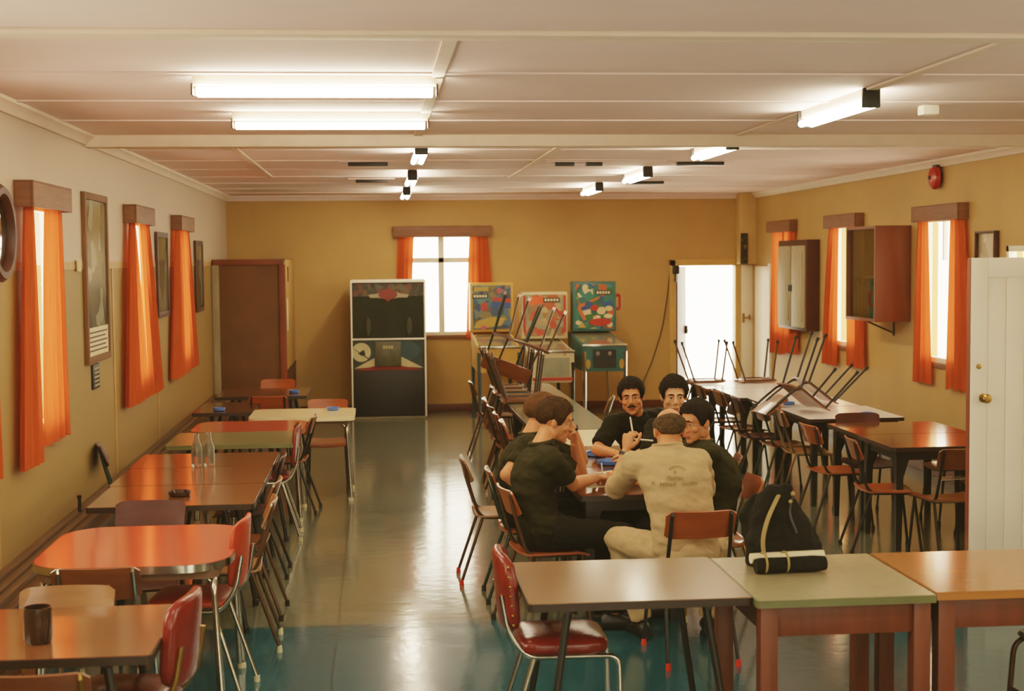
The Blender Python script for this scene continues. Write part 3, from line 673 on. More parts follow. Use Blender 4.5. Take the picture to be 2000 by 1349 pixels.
# ------------------------------------------------------------------ pinball machines
def pinball(label, bx0, bx1, bz0, bz1, by, fx0, fx1, fy, fz0, fz1, cabm, framem, artm, panel, legm, extra=None, tilt=0.):
    r = thing('pinball_machine', label, 'pinball machine', group=None)
    # sloping playfield cabinet from the front (fy) back to under the backbox
    bm = B(); yb = by + .25
    t = bmesh.new(); zb1 = bz0 - .01
    prof = [(fy, fz0), (fy, fz1), (yb, zb1), (yb, fz0)]
    a = [t.verts.new((fx0, y, z)) for y, z in prof]; b = [t.verts.new((fx1, y, z)) for y, z in prof]
    for i in range(4): t.faces.new((a[i], a[(i + 1) % 4], b[(i + 1) % 4], b[i]))
    t.faces.new(a[::-1]); t.faces.new(b); bmesh.ops.recalc_face_normals(t, faces=t.faces)
    bmesh.ops.bevel(t, geom=t.edges[:], offset=.008, segments=2, affect='EDGES'); merge(bm, t)
    cab = link('cabinet', bm, cabm, r, 30)
    bm = B(); sl = (zb1 - fz1) / (yb - fy)
    y1 = by - .02
    q = [(fx0 + .03, fy + .05, fz1 + .05 * sl + .004), (fx1 - .03, fy + .05, fz1 + .05 * sl + .004), (fx1 - .03, y1, fz1 + (y1 - fy) * sl + .004), (fx0 + .03, y1, fz1 + (y1 - fy) * sl + .004)]
    vs = [bm.verts.new(p) for p in q]; bm.faces.new(vs); link('playfield_glass', bm, pm('playfield_' + label[:12].replace(' ', '_'), (120, 108, 84), .08, var=.4, scale=18), r, 0)
    bm = B(); box(bm, fx0 - .005, fx1 + .005, fy - .012, fy + .03, fz1 - .02, fz1 + .012, .004); link('lockdown_bar', bm, M['chrome'], r, 30)
    # backbox
    bm = B(); box(bm, bx0, bx1, by, by + .26, bz0, bz1, .012); bb = link('backbox', bm, framem, r, 30)
    bm = B(); box(bm, bx0 + .035, bx1 - .035, by - .006, by + .002, bz0 + .035, bz1 - .035, 0); bg = link('backglass', bm, artm, bb, 0)
    w = bx1 - bx0
    if panel:
        bm = B(); u, v = panel; box(bm, bx0 + u * w, bx0 + (u + .36) * w, by - .012, by - .006, v - .03, v + .03, .002); sc = link('score_strip', bm, M['blackm'], bb, 0)
    if panel:
        bm = B()
        for i in range(5): box(bm, bx0 + (panel[0] + .03 + i * .064) * w, bx0 + (panel[0] + .075 + i * .064) * w, by - .015, by - .012, panel[1] - .016, panel[1] + .016, .001)
        link('score_reels', bm, M['paper'], bb, 0)
    for x in (fx0 + .02, fx1 - .02):
        for y in (fy + .02, yb - .05):
            bm = B(); tube(bm, [(x, y, fz0 + .25 if fz0 + .25 < fz1 else fz1 - .03), (x, y, .02)], [.028, .018], 8); box(bm, x - .03, x + .03, y - .03, y + .03, 0, .02, .004); link('leg', bm, legm, r)
    return r, cab, bb, by, fy
# yellow-framed machine behind the stacked chairs
yel = pm('yellow_ochre_cabinet', (196, 150, 66), .4, var=.08)
r, cab, bb, by, fy = pinball('pinball machine with yellow framed blue underwater-style backglass', 1.215, 1.785, 1.14, 1.785, 18.6, 1.24, 1.77, 17.6, .68, 1.0, yel, yel,
    artmat('blue_seabed_art', [(40, 80, 104), (70, 112, 116), (30, 50, 70), (112, 100, 52), (58, 92, 110), (96, 108, 96), (34, 62, 100), (84, 70, 44)], 13), (.05, 1.61), pm('dull_blue_leg', (62, 84, 88), .4))
F2 = lambda y: Matrix.Translation((0, y, 0)) @ Matrix.Rotation(PI / 2, 4, 'X')
def flat(parent, by, pts, mt, nm, lift=.009):
    bm = B(); prism(bm, pts, 0, .002, F2(by - lift)); return link(nm, bm, mt, parent, 0)
circ = lambda cx, cz, rx, rz, n=20: [(cx + rx * math.cos(2 * PI * i / n), cz + rz * math.sin(2 * PI * i / n)) for i in range(n)]
R_, Y_, P_, DB_, W_ = pm('art_red', (168, 44, 30), .3), pm('art_yellow', (170, 138, 56), .3), pm('art_pink', (190, 70, 92), .3), pm('art_blue', (36, 70, 124), .3), pm('art_cream', (216, 196, 150), .3)
O_, T_ = pm('art_orange', (186, 96, 48), .3), pm('art_teal', (44, 96, 96), .3)
flat(bb, by, [(1.27, 1.67), (1.46, 1.68), (1.455, 1.73), (1.27, 1.73)], Y_, 'yellow_banner')
flat(bb, by, circ(1.60, 1.68, .035, .035), P_, 'pink_disc')
flat(bb, by, [(1.50, 1.55), (1.75, 1.52), (1.75, 1.57), (1.52, 1.60)], R_, 'red_banner')
flat(bb, by, [(1.49, 1.45), (1.75, 1.45), (1.75, 1.52), (1.50, 1.54)], DB_, 'blue_banner')
flat(bb, by, [(1.26, 1.19), (1.40, 1.19), (1.62, 1.22), (1.68, 1.32), (1.50, 1.34), (1.30, 1.28)], Y_, 'yellow_ground')
flat(bb, by, circ(1.40, 1.47, .045, .06), R_, 'red_figure'); flat(bb, by, circ(1.39, 1.20, .04, .025), P_, 'pink_patch', .012)
# white and red machine
whi = pm('cream_white_cabinet', (204, 190, 150), .4, var=.05)
r, cab, bb, by, fy = pinball('white pinball machine with red striped backbox, partly behind upturned chair legs', 1.89, 2.50, 1.04, 1.655, 18.6, 1.85, 2.42, 17.4, .56, .95, whi, whi,
    artmat('orange_speed_art', [(166, 140, 96), (170, 84, 48), (140, 130, 96), (150, 104, 62), (176, 150, 104), (126, 110, 74), (176, 66, 40), (140, 136, 108)], 13), (.47, 1.55), M['blackm'])
for x in (1.91, 2.445): flat(bb, by, [(x, 1.13), (x + .035, 1.13), (x + .035, 1.61), (x, 1.61)], R_, 'red_stripe')
flat(bb, by, [(1.97, 1.49), (2.18, 1.49), (2.19, 1.60), (1.98, 1.59)], pm('art_bright_orange', (232, 92, 50), .3), 'orange_title_block')
flat(bb, by, [(2.30, 1.50), (2.45, 1.34), (2.43, 1.33), (2.32, 1.42)], R_, 'red_dart')
flat(cab, fy, [(1.97, .64), (2.36, .64), (2.36, .87), (1.97, .87)], pm('grey_coin_door', (140, 136, 112), .3, metal=.4), 'coin_door')
flat(cab, fy, [(1.90, .585), (2.40, .585), (2.40, .625), (1.90, .625)], R_, 'red_stripe')
flat(cab, fy, circ(2.0, .91, .014, .014), R_, 'start_button'); flat(cab, fy, circ(2.30, .91, .014, .014), O_, 'start_button')
# teal machine
tea = pm('teal_cabinet', (46, 96, 92), .4, var=.12)
r, cab, bb, by, fy = pinball('teal pinball machine with comic-style backglass and black coin door', 2.57, 3.15, 1.13, 1.785, 18.6, 2.535, 3.085, 17.45, .685, 1.015, tea, tea,
    artmat('comic_patch_art', [(40, 92, 90), (44, 110, 96), (40, 76, 130), (60, 120, 110), (180, 90, 50), (36, 84, 80), (210, 190, 150), (50, 100, 60)], 12), (.52, 1.64), M['chrome'])
flat(bb, by, [(2.63, 1.42), (2.92, 1.56), (2.93, 1.59), (2.65, 1.48)], O_, 'orange_bar'); flat(bb, by, [(2.63, 1.43), (2.67, 1.45), (2.75, 1.29), (2.71, 1.27)], O_, 'orange_bar')
flat(bb, by, circ(2.95, 1.40, .06, .05), W_, 'cream_figure'); flat(bb, by, circ(3.05, 1.43, .05, .035), W_, 'cream_figure'); flat(bb, by, circ(3.04, 1.33, .06, .03), W_, 'cream_figure'); flat(bb, by, circ(2.90, 1.31, .04, .03), W_, 'cream_figure'); flat(bb, by, circ(3.06, 1.22, .04, .04), W_, 'cream_figure'); flat(bb, by, circ(2.93, 1.25, .15, .05), R_, 'red_title_shape', .012); flat(bb, by, circ(2.86, 1.44, .05, .04), R_, 'red_figure', .012)
flat(bb, by, [(2.64, 1.18), (2.74, 1.18), (2.69, 1.26)], Y_, 'yellow_triangle', .012); flat(bb, by, circ(2.78, 1.48, .05, .05), DB_, 'blue_disc', .012)
flat(cab, fy, [(2.66, .73), (2.95, .73), (2.95, .96), (2.66, .96)], M['blackm'], 'coin_door')
for x in (2.72, 2.87): flat(cab, fy, circ(x, .91, .025, .028), M['chrome'], 'coin_slot', .012)
flat(cab, fy, circ(2.60, .78, .03, .06), Y_, 'yellow_leaf'); flat(cab, fy, circ(3.02, .78, .03, .06), Y_, 'yellow_leaf')
bm = B(); tube(bm, fillet([(3.151, 18.68, 1.60), (3.215, 18.68, 1.60), (3.215, 18.68, 1.42), (3.151, 18.68, 1.42)], .03), .02, 8); link('red_handle', bm, R_, bb)
# ------------------------------------------------------------------ tables
def table(x0, x1, y0, y1, topm, edgem, style, label, name='canteen_table', legm=None, rad=.02, h=.74, group=None, cat='table'):
    cx, cy = (x0 + x1) / 2, (y0 + y1) / 2; a, b = (x1 - x0) / 2, (y1 - y0) / 2
    r = thing(name, label, cat, (cx, cy, 0), 0, group)
    bm = B(); prism(bm, rrect(-a, a, -b, b, rad), h - .026, h, None, .003); link('tabletop', bm, topm, r, 30)
    bm = B()
    o = rrect(-a - .003, a + .003, -b - .003, b + .003, rad + .003); i_ = rrect(-a + .001, a - .001, -b + .001, b - .001, max(.004, rad))
    z0, z1 = (h - .032, h - .002) if style != 'chrome2' else (h - .036, h - .001)
    lo = [bm.verts.new((*p, z0)) for p in o]; hi = [bm.verts.new((*p, z1)) for p in o]; li = [bm.verts.new((*p, z0)) for p in i_]; hi_i = [bm.verts.new((*p, z1)) for p in i_]
    n = len(o)
    for k in range(n):
        j = (k + 1) % n
        bm.faces.new((lo[k], lo[j], hi[j], hi[k])); bm.faces.new((hi[k], hi[j], hi_i[j], hi_i[k])); bm.faces.new((li[k], li[j], lo[j], lo[k]))
    link('edging', bm, edgem, r, 30)
    legm = legm or M['blackm']
    if style == 'splay':
        bm = B()
        for s in (-1, 1): box(bm, s * (a - .16) - .015, s * (a - .16) + .015, -b + .07, b - .07, h - .06, h - .028)
        box(bm, -a + .16, a - .16, -.015, .015, h - .055, h - .028); link('underframe', bm, legm, r)
        for sx in (-1, 1):
            for sy in (-1, 1):
                bm = B(); tube(bm, [(sx * (a - .17), sy * (b - .10), h - .03), (sx * (a - .06), sy * (b - .05), .02)], [.017, .014], 10); lg = link('leg', bm, legm, r)
                bm = B(); lathe(bm, [(.014, .04), (.019, .036), (.02, 0), (0, 0)], 10, Matrix.Translation((sx * (a - .06), sy * (b - .05), 0))); link('rubber_tip', bm, M['rubber'], lg)
    elif style == 'square':
        bm = B()
        for s in (-1, 1):
            box(bm, -a + .06, a - .06, s * (b - .05) - .012, s * (b - .05) + .012, h - .095, h - .026); box(bm, s * (a - .06) - .012, s * (a - .06) + .012, -b + .05, b - .05, h - .095, h - .026)
        link('apron', bm, legm, r)
        for sx in (-1, 1):
            for sy in (-1, 1):
                bm = B(); cxl, cyl = sx * (a - .065), sy * (b - .065)
                t = bmesh.new(); q = []
                for z, w in ((0, .02), (h - .22, .026), (h - .03, .055)):
                    q.append([t.verts.new((cxl - sx * (w - .026) + i * w, cyl - sy * (w - .026) + j * w, z)) for i, j in ((-1, -1), (1, -1), (1, 1), (-1, 1))])
                for u, v in zip(q, q[1:]):
                    for k in range(4): t.faces.new((u[k], u[(k + 1) % 4], v[(k + 1) % 4], v[k]))
                t.faces.new(q[0][::-1]); t.faces.new(q[-1]); merge(bm, t); link('leg', bm, legm, r, 30)
    elif style == 'chrome2':
        bm = B(); prism(bm, rrect(-a + .05, a - .05, -b + .05, b - .05, .05), h - .075, h - .03); link('apron', bm, pm('table_underside', (120, 90, 64), .6), r, 30)
        for sx in (-1, 1):
            for sy in (-1, 1):
                bm = B(); c = V((sx * (a - .07), sy * (b - .08), 0))
                tube(bm, fillet([c + V((-sx * .18, 0, h - .065)), c + V((0, 0, h - .065)), c + V((sx * .02, sy * .02, .03))], .13, 7), .0145, 10)
                tube(bm, fillet([c + V((0, -sy * .16, h - .065)), c + V((.0, .035 * sy, h - .065)), c + V((sx * .035, sy * .045, .03))], .12, 7), .0145, 10)
                lg = link('leg', bm, legm, r)
                bm = B(); lathe(bm, [(.018, .03), (.022, .02), (.022, 0), (0, 0)], 10, Matrix.Translation(c + V((sx * .03, sy * .033, 0)))); link('foot_cap', bm, M['creamtip'], lg)
    elif style == 'wood':
        bm = B(); w = .035
        for s in (-1, 1):
            box(bm, -a + .08, a - .08, s * (b - .045) - .012, s * (b - .045) + .012, h - .155, h - .026, .003); box(bm, s * (a - .055) - .012, s * (a - .055) + .012, -b + .07, b - .07, h - .155, h - .026, .003)
        link('apron', bm, legm, r, 30)
        for sx in (-1, 1):
            for sy in (-1, 1):
                bm = B(); x, y = sx * (a - .05), sy * (b - .05); box(bm, x - w, x + w, y - w, y + w, 0, h - .026, .004); link('leg', bm, legm, r, 30)
    return r
TG = 'dining tables along the left wall'
table(-1.72, -.79, 4.90, 5.64, M['lam_brown'], M['edge_dark'], 'splay', 'brown laminate table with a dark tumbler, nearest in the left row', group=TG)
table(-1.57, -.68, 6.36, 7.36, M['lam_red'], M['chrome'], 'chrome2', 'coral red formica table with rounded corners and chrome legs, in front', 'formica_table', M['chrome'], .22)
table(-1.615, -.70, 7.95, 8.69, M['lam_brown'], M['edge_dark'], 'splay', 'brown laminate table with a dark ashtray', group=TG)
table(-1.63, -.70, 8.70, 9.44, M['lam_brown'], M['edge_dark'], 'splay', 'brown laminate table in the middle of the three pushed together', group=TG)
table(-1.64, -.70, 9.45, 10.13, M['lam_brown'], M['edge_dark'], 'splay', 'brown laminate table just behind the two milk bottles', group=TG)
table(-1.57, -.64, 10.58, 11.38, M['lam_green2'], M['edge_green'], 'splay', 'sage green laminate table in the left row', group=TG)
table(-1.50, -.60, 11.40, 12.15, M['lam_red'], M['red_wood'], 'chrome2', 'far coral red formica table tucked behind the sage green one', 'formica_table', M['chrome'], .14)
table(-1.12, -.21, 12.33, 13.10, M['lam_cream'], M['lam_cream'], 'chrome2', 'cream table with rounded corners standing out into the aisle', 'formica_table', M['chrome'], .08)
table(-1.66, -1.13, 12.86, 13.80, M['lam_dark'], M['edge_dark'], 'splay', 'dark brown table with a blue ashtray beside the cream table', group=TG)
table(-1.62, -.715, 14.35, 15.30, M['lam_dark'], M['edge_dark'], 'splay', 'dark brown table nearest the corner cupboard, with a blue ashtray', group=TG)
# foreground, right
table(.572, 1.462, 5.44, 6.22, M['lam_grey'], M['edge_dark'], 'splay', 'grey-brown laminate table with splayed black legs, beside the red chair', group='foreground tables')
table(1.468, 2.19, 5.385, 6.19, M['lam_green'], M['edge_green'], 'wood', 'pale green topped table with red-brown timber legs under the rucksack', 'timber_table', M['leg_wood'], .008)
table(2.205, 3.36, 5.42, 6.19, M['orange_wood'], M['orange_wood'], 'wood', 'orange varnished timber table in the lower right corner', 'timber_table', M['leg_wood'], .008)
# centre row
CG_ = 'tables pushed together in the centre row'
table(1.13, 1.74, 7.93, 9.02, M['lam_dark'], M['edge_dark'], 'square', 'dark brown table the seated men write on, nearest half', group=CG_)
table(1.13, 1.74, 9.03, 10.06, M['lam_brown'], M['edge_dark'], 'square', 'brown table in front of the moustached man, farther half', group=CG_)
table(1.16, 1.78, 10.08, 11.05, M['lam_cream'], M['lam_cream'], 'splay', 'cream topped table just behind the group of men', group=CG_)
table(1.20, 1.85, 11.08, 12.95, M['lam_gg'], M['edge_dark'], 'square', 'grey-green topped table between the men and the stacked chairs', group=CG_)
table(1.20, 1.85, 12.97, 15.30, M['lam_gg'], M['edge_dark'], 'square', 'grey-green table holding the upturned stacked chairs', group=CG_)
# right row
RG = 'tables along the right wall'
table(3.37, 4.24, 14.33, 15.32, M['lam_white'], M['ply_b'], 'square', 'white topped table nearest the open door, two upturned chairs on it', group=RG)
table(3.44, 4.27, 13.32, 14.30, M['lam_white'], M['edge_dark'], 'square', 'second white topped table from the open door', group=RG)
table(3.52, 4.33, 12.42, 13.30, M['lam_white'], M['edge_dark'], 'square', 'third white topped table from the open door', group=RG)
table(3.55, 4.37, 11.45, 12.39, M['lam_white'], M['edge_dark'], 'square', 'white topped table with tipped-up chairs and a blue ashtray', group=RG)
table(3.60, 4.48, 10.38, 11.13, M['lam_brown'], M['edge_dark'], 'square', 'brown laminate table behind the seam, reflecting the right window', group=RG)
table(3.59, 4.46, 9.62, 10.37, M['lam_brown'], M['edge_dark'], 'square', 'brown laminate table nearest the white boarded door', group=RG)

# ------------------------------------------------------------------ chairs
def school_chair_proto(key, ply, tubem, tip):
    r = thing('school_chair', None, 'chair')
    bm = B()
    def seat(u, v):
        x = (u - .5) * .38; y = (v - .5) * .38
        return (x * (1 - .08 * (1 - v)), y, .445 - .012 * math.cos((u - .5) * PI) + .010 * (v < .06) - .02 * max(0, v - .8) ** 2 * 20)
    sheet(bm, seat, 12, 12, .012); link('seat', bm, ply, r, 50)
    bm = B()
    def back(u, v):
        a = (u - .5)
        cr = .024 * min(1, min(u, 1 - u) / .12) ** .5
        z = .655 + (.80 - .655) * v; z = .7275 + (z - .7275) * (.75 + .25 * min(1, min(u, 1 - u) / .1) ** .5)
        return (a * .37, -.245 - .05 * (v - .5) - .03 * math.cos(a * PI) + .012, z)
    sheet(bm, back, 18, 6, .011); link('backrest', bm, ply, r, 50)
    bm = B(); rr = .0105
    for s in (-1, 1):
        tube(bm, fillet([(s * .155, -.262, .785), (s * .16, -.235, .66), (s * .165, -.165, .428), (s * .165, .16, .428)], .07, 5), rr, 8)
        tube(bm, [(s * .155, -.262, .782), (s * .155, -.2635, .80)], [.0115, .007], 8)
    tube(bm, [(-.165, -.12, .424), (.165, -.12, .424)], .009, 8); tube(bm, [(-.165, .13, .424), (.165, .13, .424)], .009, 8)
    link('frame', bm, tubem, r)
    for s in (-1, 1):
        for f in (-1, 1):
            bm = B()
            p0 = (s * .165, -.145, .43) if f < 0 else (s * .165, .15, .43); p1 = (s * .185, -.285, .02) if f < 0 else (s * .185, .20, .02)
            tube(bm, [p0, p1], [rr, rr * .95], 8); lg = link('leg', bm, tubem, r)
            bm = B(); tube(bm, [(p1[0], p1[1], .035), (p1[0], p1[1], 0.)], [.0125, .0155], 8); link('foot_tip', bm, tip, lg)
    return r
def padded_chair_proto(key, vin, tubem, thin=False, studs=False):
    r = thing('padded_chair', None, 'chair')
    bm = B()
    t = bmesh.new(); bmesh.ops.create_cube(t, size=1)
    bmesh.ops.subdivide_edges(t, edges=t.edges[:], cuts=6, use_grid_fill=True)
    for v in t.verts:
        x, y, z = v.co * 2
        k = 1 - .10 * (abs(x) ** 4 * abs(y) ** 4) ; rnd = (1 - .16 * abs(z) ** 4)
        v.co = V((x * .19 * k * rnd, y * .19 * k * rnd, .475 + z * (.020 if thin else .035) + (.018 * (1 - x * x) * (1 - y * y) if z > 0 else 0)))
    merge(bm, t); link('seat', bm, vin, r, 60)
    bm = B(); t = bmesh.new(); bmesh.ops.create_cube(t, size=1)
    bmesh.ops.subdivide_edges(t, edges=t.edges[:], cuts=6, use_grid_fill=True)
    for v in t.verts:
        x, y, z = v.co * 2
        k = 1 - .16 * (abs(x) ** 4 * abs(z) ** 4); rnd = (1 - .12 * abs(y) ** 4)
        yy = y * (.015 if thin else .028) * (1 - .15 * z * z); zz = .70 + z * .165 * k * rnd
        v.co = V((x * .19 * k * rnd, -.235 - .09 * (zz - .7) - .03 * (1 - x * x) + yy + .015, zz))
    merge(bm, t); bk = link('backrest', bm, vin, r, 60)
    bm = B()
    for s in (-1, 1) if studs else ():
        for i in range(7): ell(bm, (s * .187, -.225 - .09 * (-.12 + i * .04), .58 + i * .04), (.006, .007, .007), seg=8)
    if studs: tag(link('studs', bm, M['brass'], bk), kind='stuff')
    else: bm.free()
    bm = B()
    for s in (-1, 1):
        tube(bm, fillet([(s * .15, -.262, .70), (s * .155, -.235, .54), (s * .16, -.16, .435), (s * .165, .20, .435)], .09, 6), .0115, 10)
    for y in (-.12, .10): tube(bm, [(-.16, y, .432), (.16, y, .432)], .010, 8)
    link('frame', bm, tubem, r)
    for s in (-1, 1):
        bm = B(); tube(bm, fillet([(s * .165, .12, .435), (s * .17, .225, .435), (s * .18, .235, .02)], .09, 6), .0115, 10); lg = link('leg', bm, tubem, r)
        bm = B(); tube(bm, [(s * .18, .235, .03), (s * .18, .235, 0)], .015, 8); link('foot_tip', bm, M['creamtip'], lg)
        bm = B(); tube(bm, [(s * .16, -.13, .43), (s * .185, -.26, .02)], .0115, 10); lg = link('leg', bm, tubem, r)
        bm = B(); tube(bm, [(s * .185, -.26, .03), (s * .185, -.26, 0)], .015, 8); link('foot_tip', bm, M['creamtip'], lg)
    return r
PROTO = {}
def chair(kind, x, y, deg, label, group, z=0., mat=None):
    """deg: 0 faces +y (away), 90 faces -x, -90 faces +x, 180 faces the camera end"""
    if kind not in PROTO:
        k = kind.split('/')
        if k[0] == 's': PROTO[kind] = school_chair_proto(kind, M['ply_' + k[1]], M[k[2]], M[k[3]])
        else: PROTO[kind] = padded_chair_proto(kind, M[k[1]], M[k[2]], k[0] == 'k', k[0] == 'q')
        o = PROTO[kind]
    else:
        o = copy_tree(PROTO[kind])
    if mat is None:
        o.rotation_euler = (0, 0, math.radians(deg)); o.location = (x, y, z)
    else:
        loc, rot, _ = mat.decompose(); o.rotation_euler = rot.to_euler(); o.location = loc
    tag(o, label, 'chair', group)
    return o
def flipped(kind, x, y, deg, z, label, group, tilt=0., seatz=False):
    """upturned chair lying seat-down; tilt rocks it on to the seat's front edge and the top of its back"""
    Mx = Matrix.Rotation(math.radians(deg), 4, 'Z') @ Matrix.Rotation(math.radians(tilt), 4, 'X') @ Matrix.Rotation(PI, 4, 'Y')
    pts = [V((0, .19, .45)), V((0, -.19, .45))] + ([V((0, -.29, .80))] if tilt else [])
    low = (Mx @ V((0, 0, .45))).z if seatz else min((Mx @ p).z for p in pts)
    return chair(kind, 0, 0, 0, label, group, mat=Matrix.Translation((x, y, z - low + .004)) @ Mx)
LG = 'chairs on the aisle side of the left tables'
chair('p/vinyl/brass', -.96, 5.33, 82, 'dark red padded chair with brass tube at the nearest brown table', LG)
chair('k/vinyl_o/chrome', -.90, 6.90, 84, 'orange-red thin padded chair with chrome frame at the coral red table, aisle side', LG)
chair('s/t/brownm/creamtip', -.84, 7.75, 93, 'tan plywood chair with brown tube at the ashtray table, nearer of two', LG)
chair('s/b/brownm/rubber', -.86, 8.44, 88, 'brown plywood chair with brown tube at the ashtray table, farther of two', LG)
chair('s/d/blackm/rubber', -.90, 9.52, 90, 'dark red plywood chair with black legs beside the milk bottle table', LG)
chair('k/vinyl/chrome', -.86, 10.80, 92, 'red padded chair at the sage green table', LG)
chair('s/o/blackm/rubber', -.80, 11.92, 86, 'orange plywood chair leaning above the far coral red table', LG)
chair('s/o/blackm/rubber', -.47, 13.04, 180, 'orange plywood chair behind the cream table, blue ashtray in front of it', LG)
BG = 'chairs between the left tables'
chair('s/d/blackm/rubber', -1.23, 7.50, 180, 'dark red chair back showing between coral red table and ashtray table', BG)
chair('s/b/chrome/rubber', -1.20, 6.33, 0, 'brown chair with chrome hoop frame under the front of the coral red table', BG)
chair('s/t/brass/creamtip', -1.24, 5.47, 180, 'tan chair back just behind the table with the tumbler', BG)
chair('s/b/brass/creamtip', -1.10, 4.76, 0, 'dark brass-edged chair back cut off by the bottom left picture edge', BG)
chair('s/o/blackm/rubber', -1.09, 15.42, 180, 'orange chair back in front of the brown corner cupboard', BG)
chair('s/d/greenm/rubber', -1.72, 10.33, -79, 'lone chair squeezed against the left wall pipe casing', BG)
chair('s/o/blackm/rubber', -1.05, 13.95, 0, 'orange chair between the two dark brown tables', BG)
# centre
CGx = 'chairs around the centre tables'
chair('q/vinyl/chrome', .755, 5.93, -90, 'red padded chair with studs and chrome tube at the grey-brown table', 'foreground chairs')
chair('s/t/brownm/redtip', .80, 9.20, -90, 'empty tan chair with slender legs standing alone in the aisle by the men', CGx)
chair('s/o/greenm/rubber', .93, 8.66, -90, 'green-framed chair under the far left man with hidden face', CGx)
chair('s/o/brownm/rubber', .955, 7.98, -82, 'orange plywood chair under the man writing at the near table end', CGx)
chair('s/o/blackm/redtip', 1.605, 7.28, 4, 'orange plywood chair with red feet under the man in khaki', CGx)
chair('s/o/brass/creamtip', 1.93, 8.10, 90, 'brass-framed orange chair under the dark-shirted man beside the khaki man', CGx)
chair('s/b/blackm/rubber', 2.06, 9.02, 80, 'chair under the black-haired man facing the camera', CGx)
chair('s/b/blackm/rubber', 1.98, 9.90, 60, 'chair under the moustached man', CGx)
for i, (y, kd, lab) in enumerate(((11.25, 's/o/blackm/glide', 'orange chair tucked under the grey-green table, nearest behind the men'), (11.85, 's/o/brownm/glide', 'orange chair tucked under the grey-green table, second behind the men'),
                          (12.45, 's/b/blackm/glide', 'brown chair tucked at the grey-green table, third behind the men'), (13.1, 's/o/brownm/glide', 'orange chair tucked left of the stacked chairs, nearest the stack'),
                          (15.0, 's/b/brownm/glide', 'brown chair tucked at the far end of the grey-green tables'))):
    chair(kd, 1.24, y, -90 + (i % 3 - 1) * 4, lab, CGx)
chair('s/d/blackm/rubber', 1.93, 12.05, 62, 'dark red chair behind the moustached man, on the machine side', CGx)
chair('s/t/chrome/rubber', 1.92, 13.15, 75, 'pale glinting chair in front of the teal pinball machine legs', CGx)
SG = 'upturned chairs stacked on the grey-green table'
for i, (y, kd, lab) in enumerate(((13.35, 's/b/brownm/glide', 'upturned brown chair on the grey-green table, nearest of the lower row'), (13.78, 's/b/greenm/glide', 'upturned green-framed chair on the grey-green table, second of lower row'),
                          (14.22, 's/b/brownm/glide', 'upturned brown chair on the grey-green table, third of lower row'), (14.66, 's/b/blackm/glide', 'upturned black-framed chair on the grey-green table, farthest of lower row'))):
    flipped(kd, 1.34 + .02 * (i % 2), y, -90 + (i % 2) * 5, .742, lab, SG)
def rolled(kind, x, y, z, roll, yawd, label):
    """upturned chair dumped askew on top of the others: z is its seat height, roll leans its legs to the right"""
    Mx = Matrix.Rotation(math.radians(roll), 4, 'Y') @ Matrix.Rotation(math.radians(180 + yawd), 4, 'Z') @ Matrix.Rotation(PI, 4, 'Y')
    return chair(kind, 0, 0, 0, label, SG, mat=Matrix.Translation(V((x, y, z)) - Mx @ V((0, 0, .45))) @ Mx)
rolled('s/b/brownm/glide', 1.42, 13.50, 1.25, 21, 6, 'upturned brown chair on top of the stack, nearer one, legs leaning')
rolled('s/b/greenm/glide', 1.30, 14.05, 1.28, 20, -4, 'upturned green-framed chair on top of the stack, farther one, legs leaning')
# right row
RGc = 'chairs on the aisle side of the right tables'
for x, y, kd, dg, lab in ((3.47, 15.0, 's/b/blackm/rubber', -88, 'dark chair tucked under the white table nearest the open door'), (3.49, 14.15, 's/b/blackm/rubber', -90, 'dark chair tucked between first and second white tables from the door'),
                      (3.51, 13.45, 's/b/blackm/rubber', -86, 'dark chair tucked under the second white table from the door'), (3.53, 12.80, 's/d/blackm/rubber', -92, 'dark red chair tucked under the third white table from the door'),
                      (3.58, 12.20, 's/b/greenm/rubber', -88, 'brown chair with green legs under the tipped-up chairs table, farther'), (3.63, 11.72, 's/t/chrome/rubber', -94, 'pale chrome-framed chair at the tipped-up chairs table, nearer'),
                      (3.53, 10.62, 's/o/blackm/rubber', -84, 'orange chair at the brown table with the seam, farther of two'), (3.58, 9.72, 's/o/blackm/rubber', -96, 'orange chair at the brown table nearest the white door, aisle side')):
    chair(kd, x, y, dg, lab, RGc)
chair('s/d/blackm/rubber', 3.90, 11.02, 180, 'dark brown chair back rising between white table and brown table', RGc)
chair('s/b/blackm/rubber', 3.86, 9.32, 4, 'brown chair with its back to the camera, beside the white door edge', RGc)
chair('s/t/blackm/rubber', 4.50, 10.72, 90, 'tan chair on the wall side of the farther brown table', RGc)
chair('s/t/blackm/rubber', 4.48, 9.98, 92, 'tan chair on the wall side of the nearer brown table', RGc)
UG = 'upturned chairs on the right tables'
flipped('s/b/brownm/rubber', 3.50, 15.0, -90, .742, 'upturned chair on the white table in front of the open doorway', UG)
flipped('s/b/brownm/rubber', 4.05, 15.0, -90, .742, 'upturned chair on the white table against the shut white door leaf', UG)
flipped('s/b/blackm/rubber', 3.92, 12.02, -78, .742, 'tipped-up chair lying on the white table, legs crossing the orange curtain', UG, -38)
flipped('s/b/blackm/rubber', 4.20, 12.52, -88, .742, 'tipped-up chair lying on the white table, nearer the wall', UG, -38)
r = thing('metal_stool', 'low stool with olive seat and bent metal tube legs under the orange table', 'stool', (2.93, 5.72, 0), .1)
bm = B(); prism(bm, rrect(-.18, .18, -.17, .17, .05), .435, .46, None, .006); link('seat', bm, M['lam_green2'], r, 30)
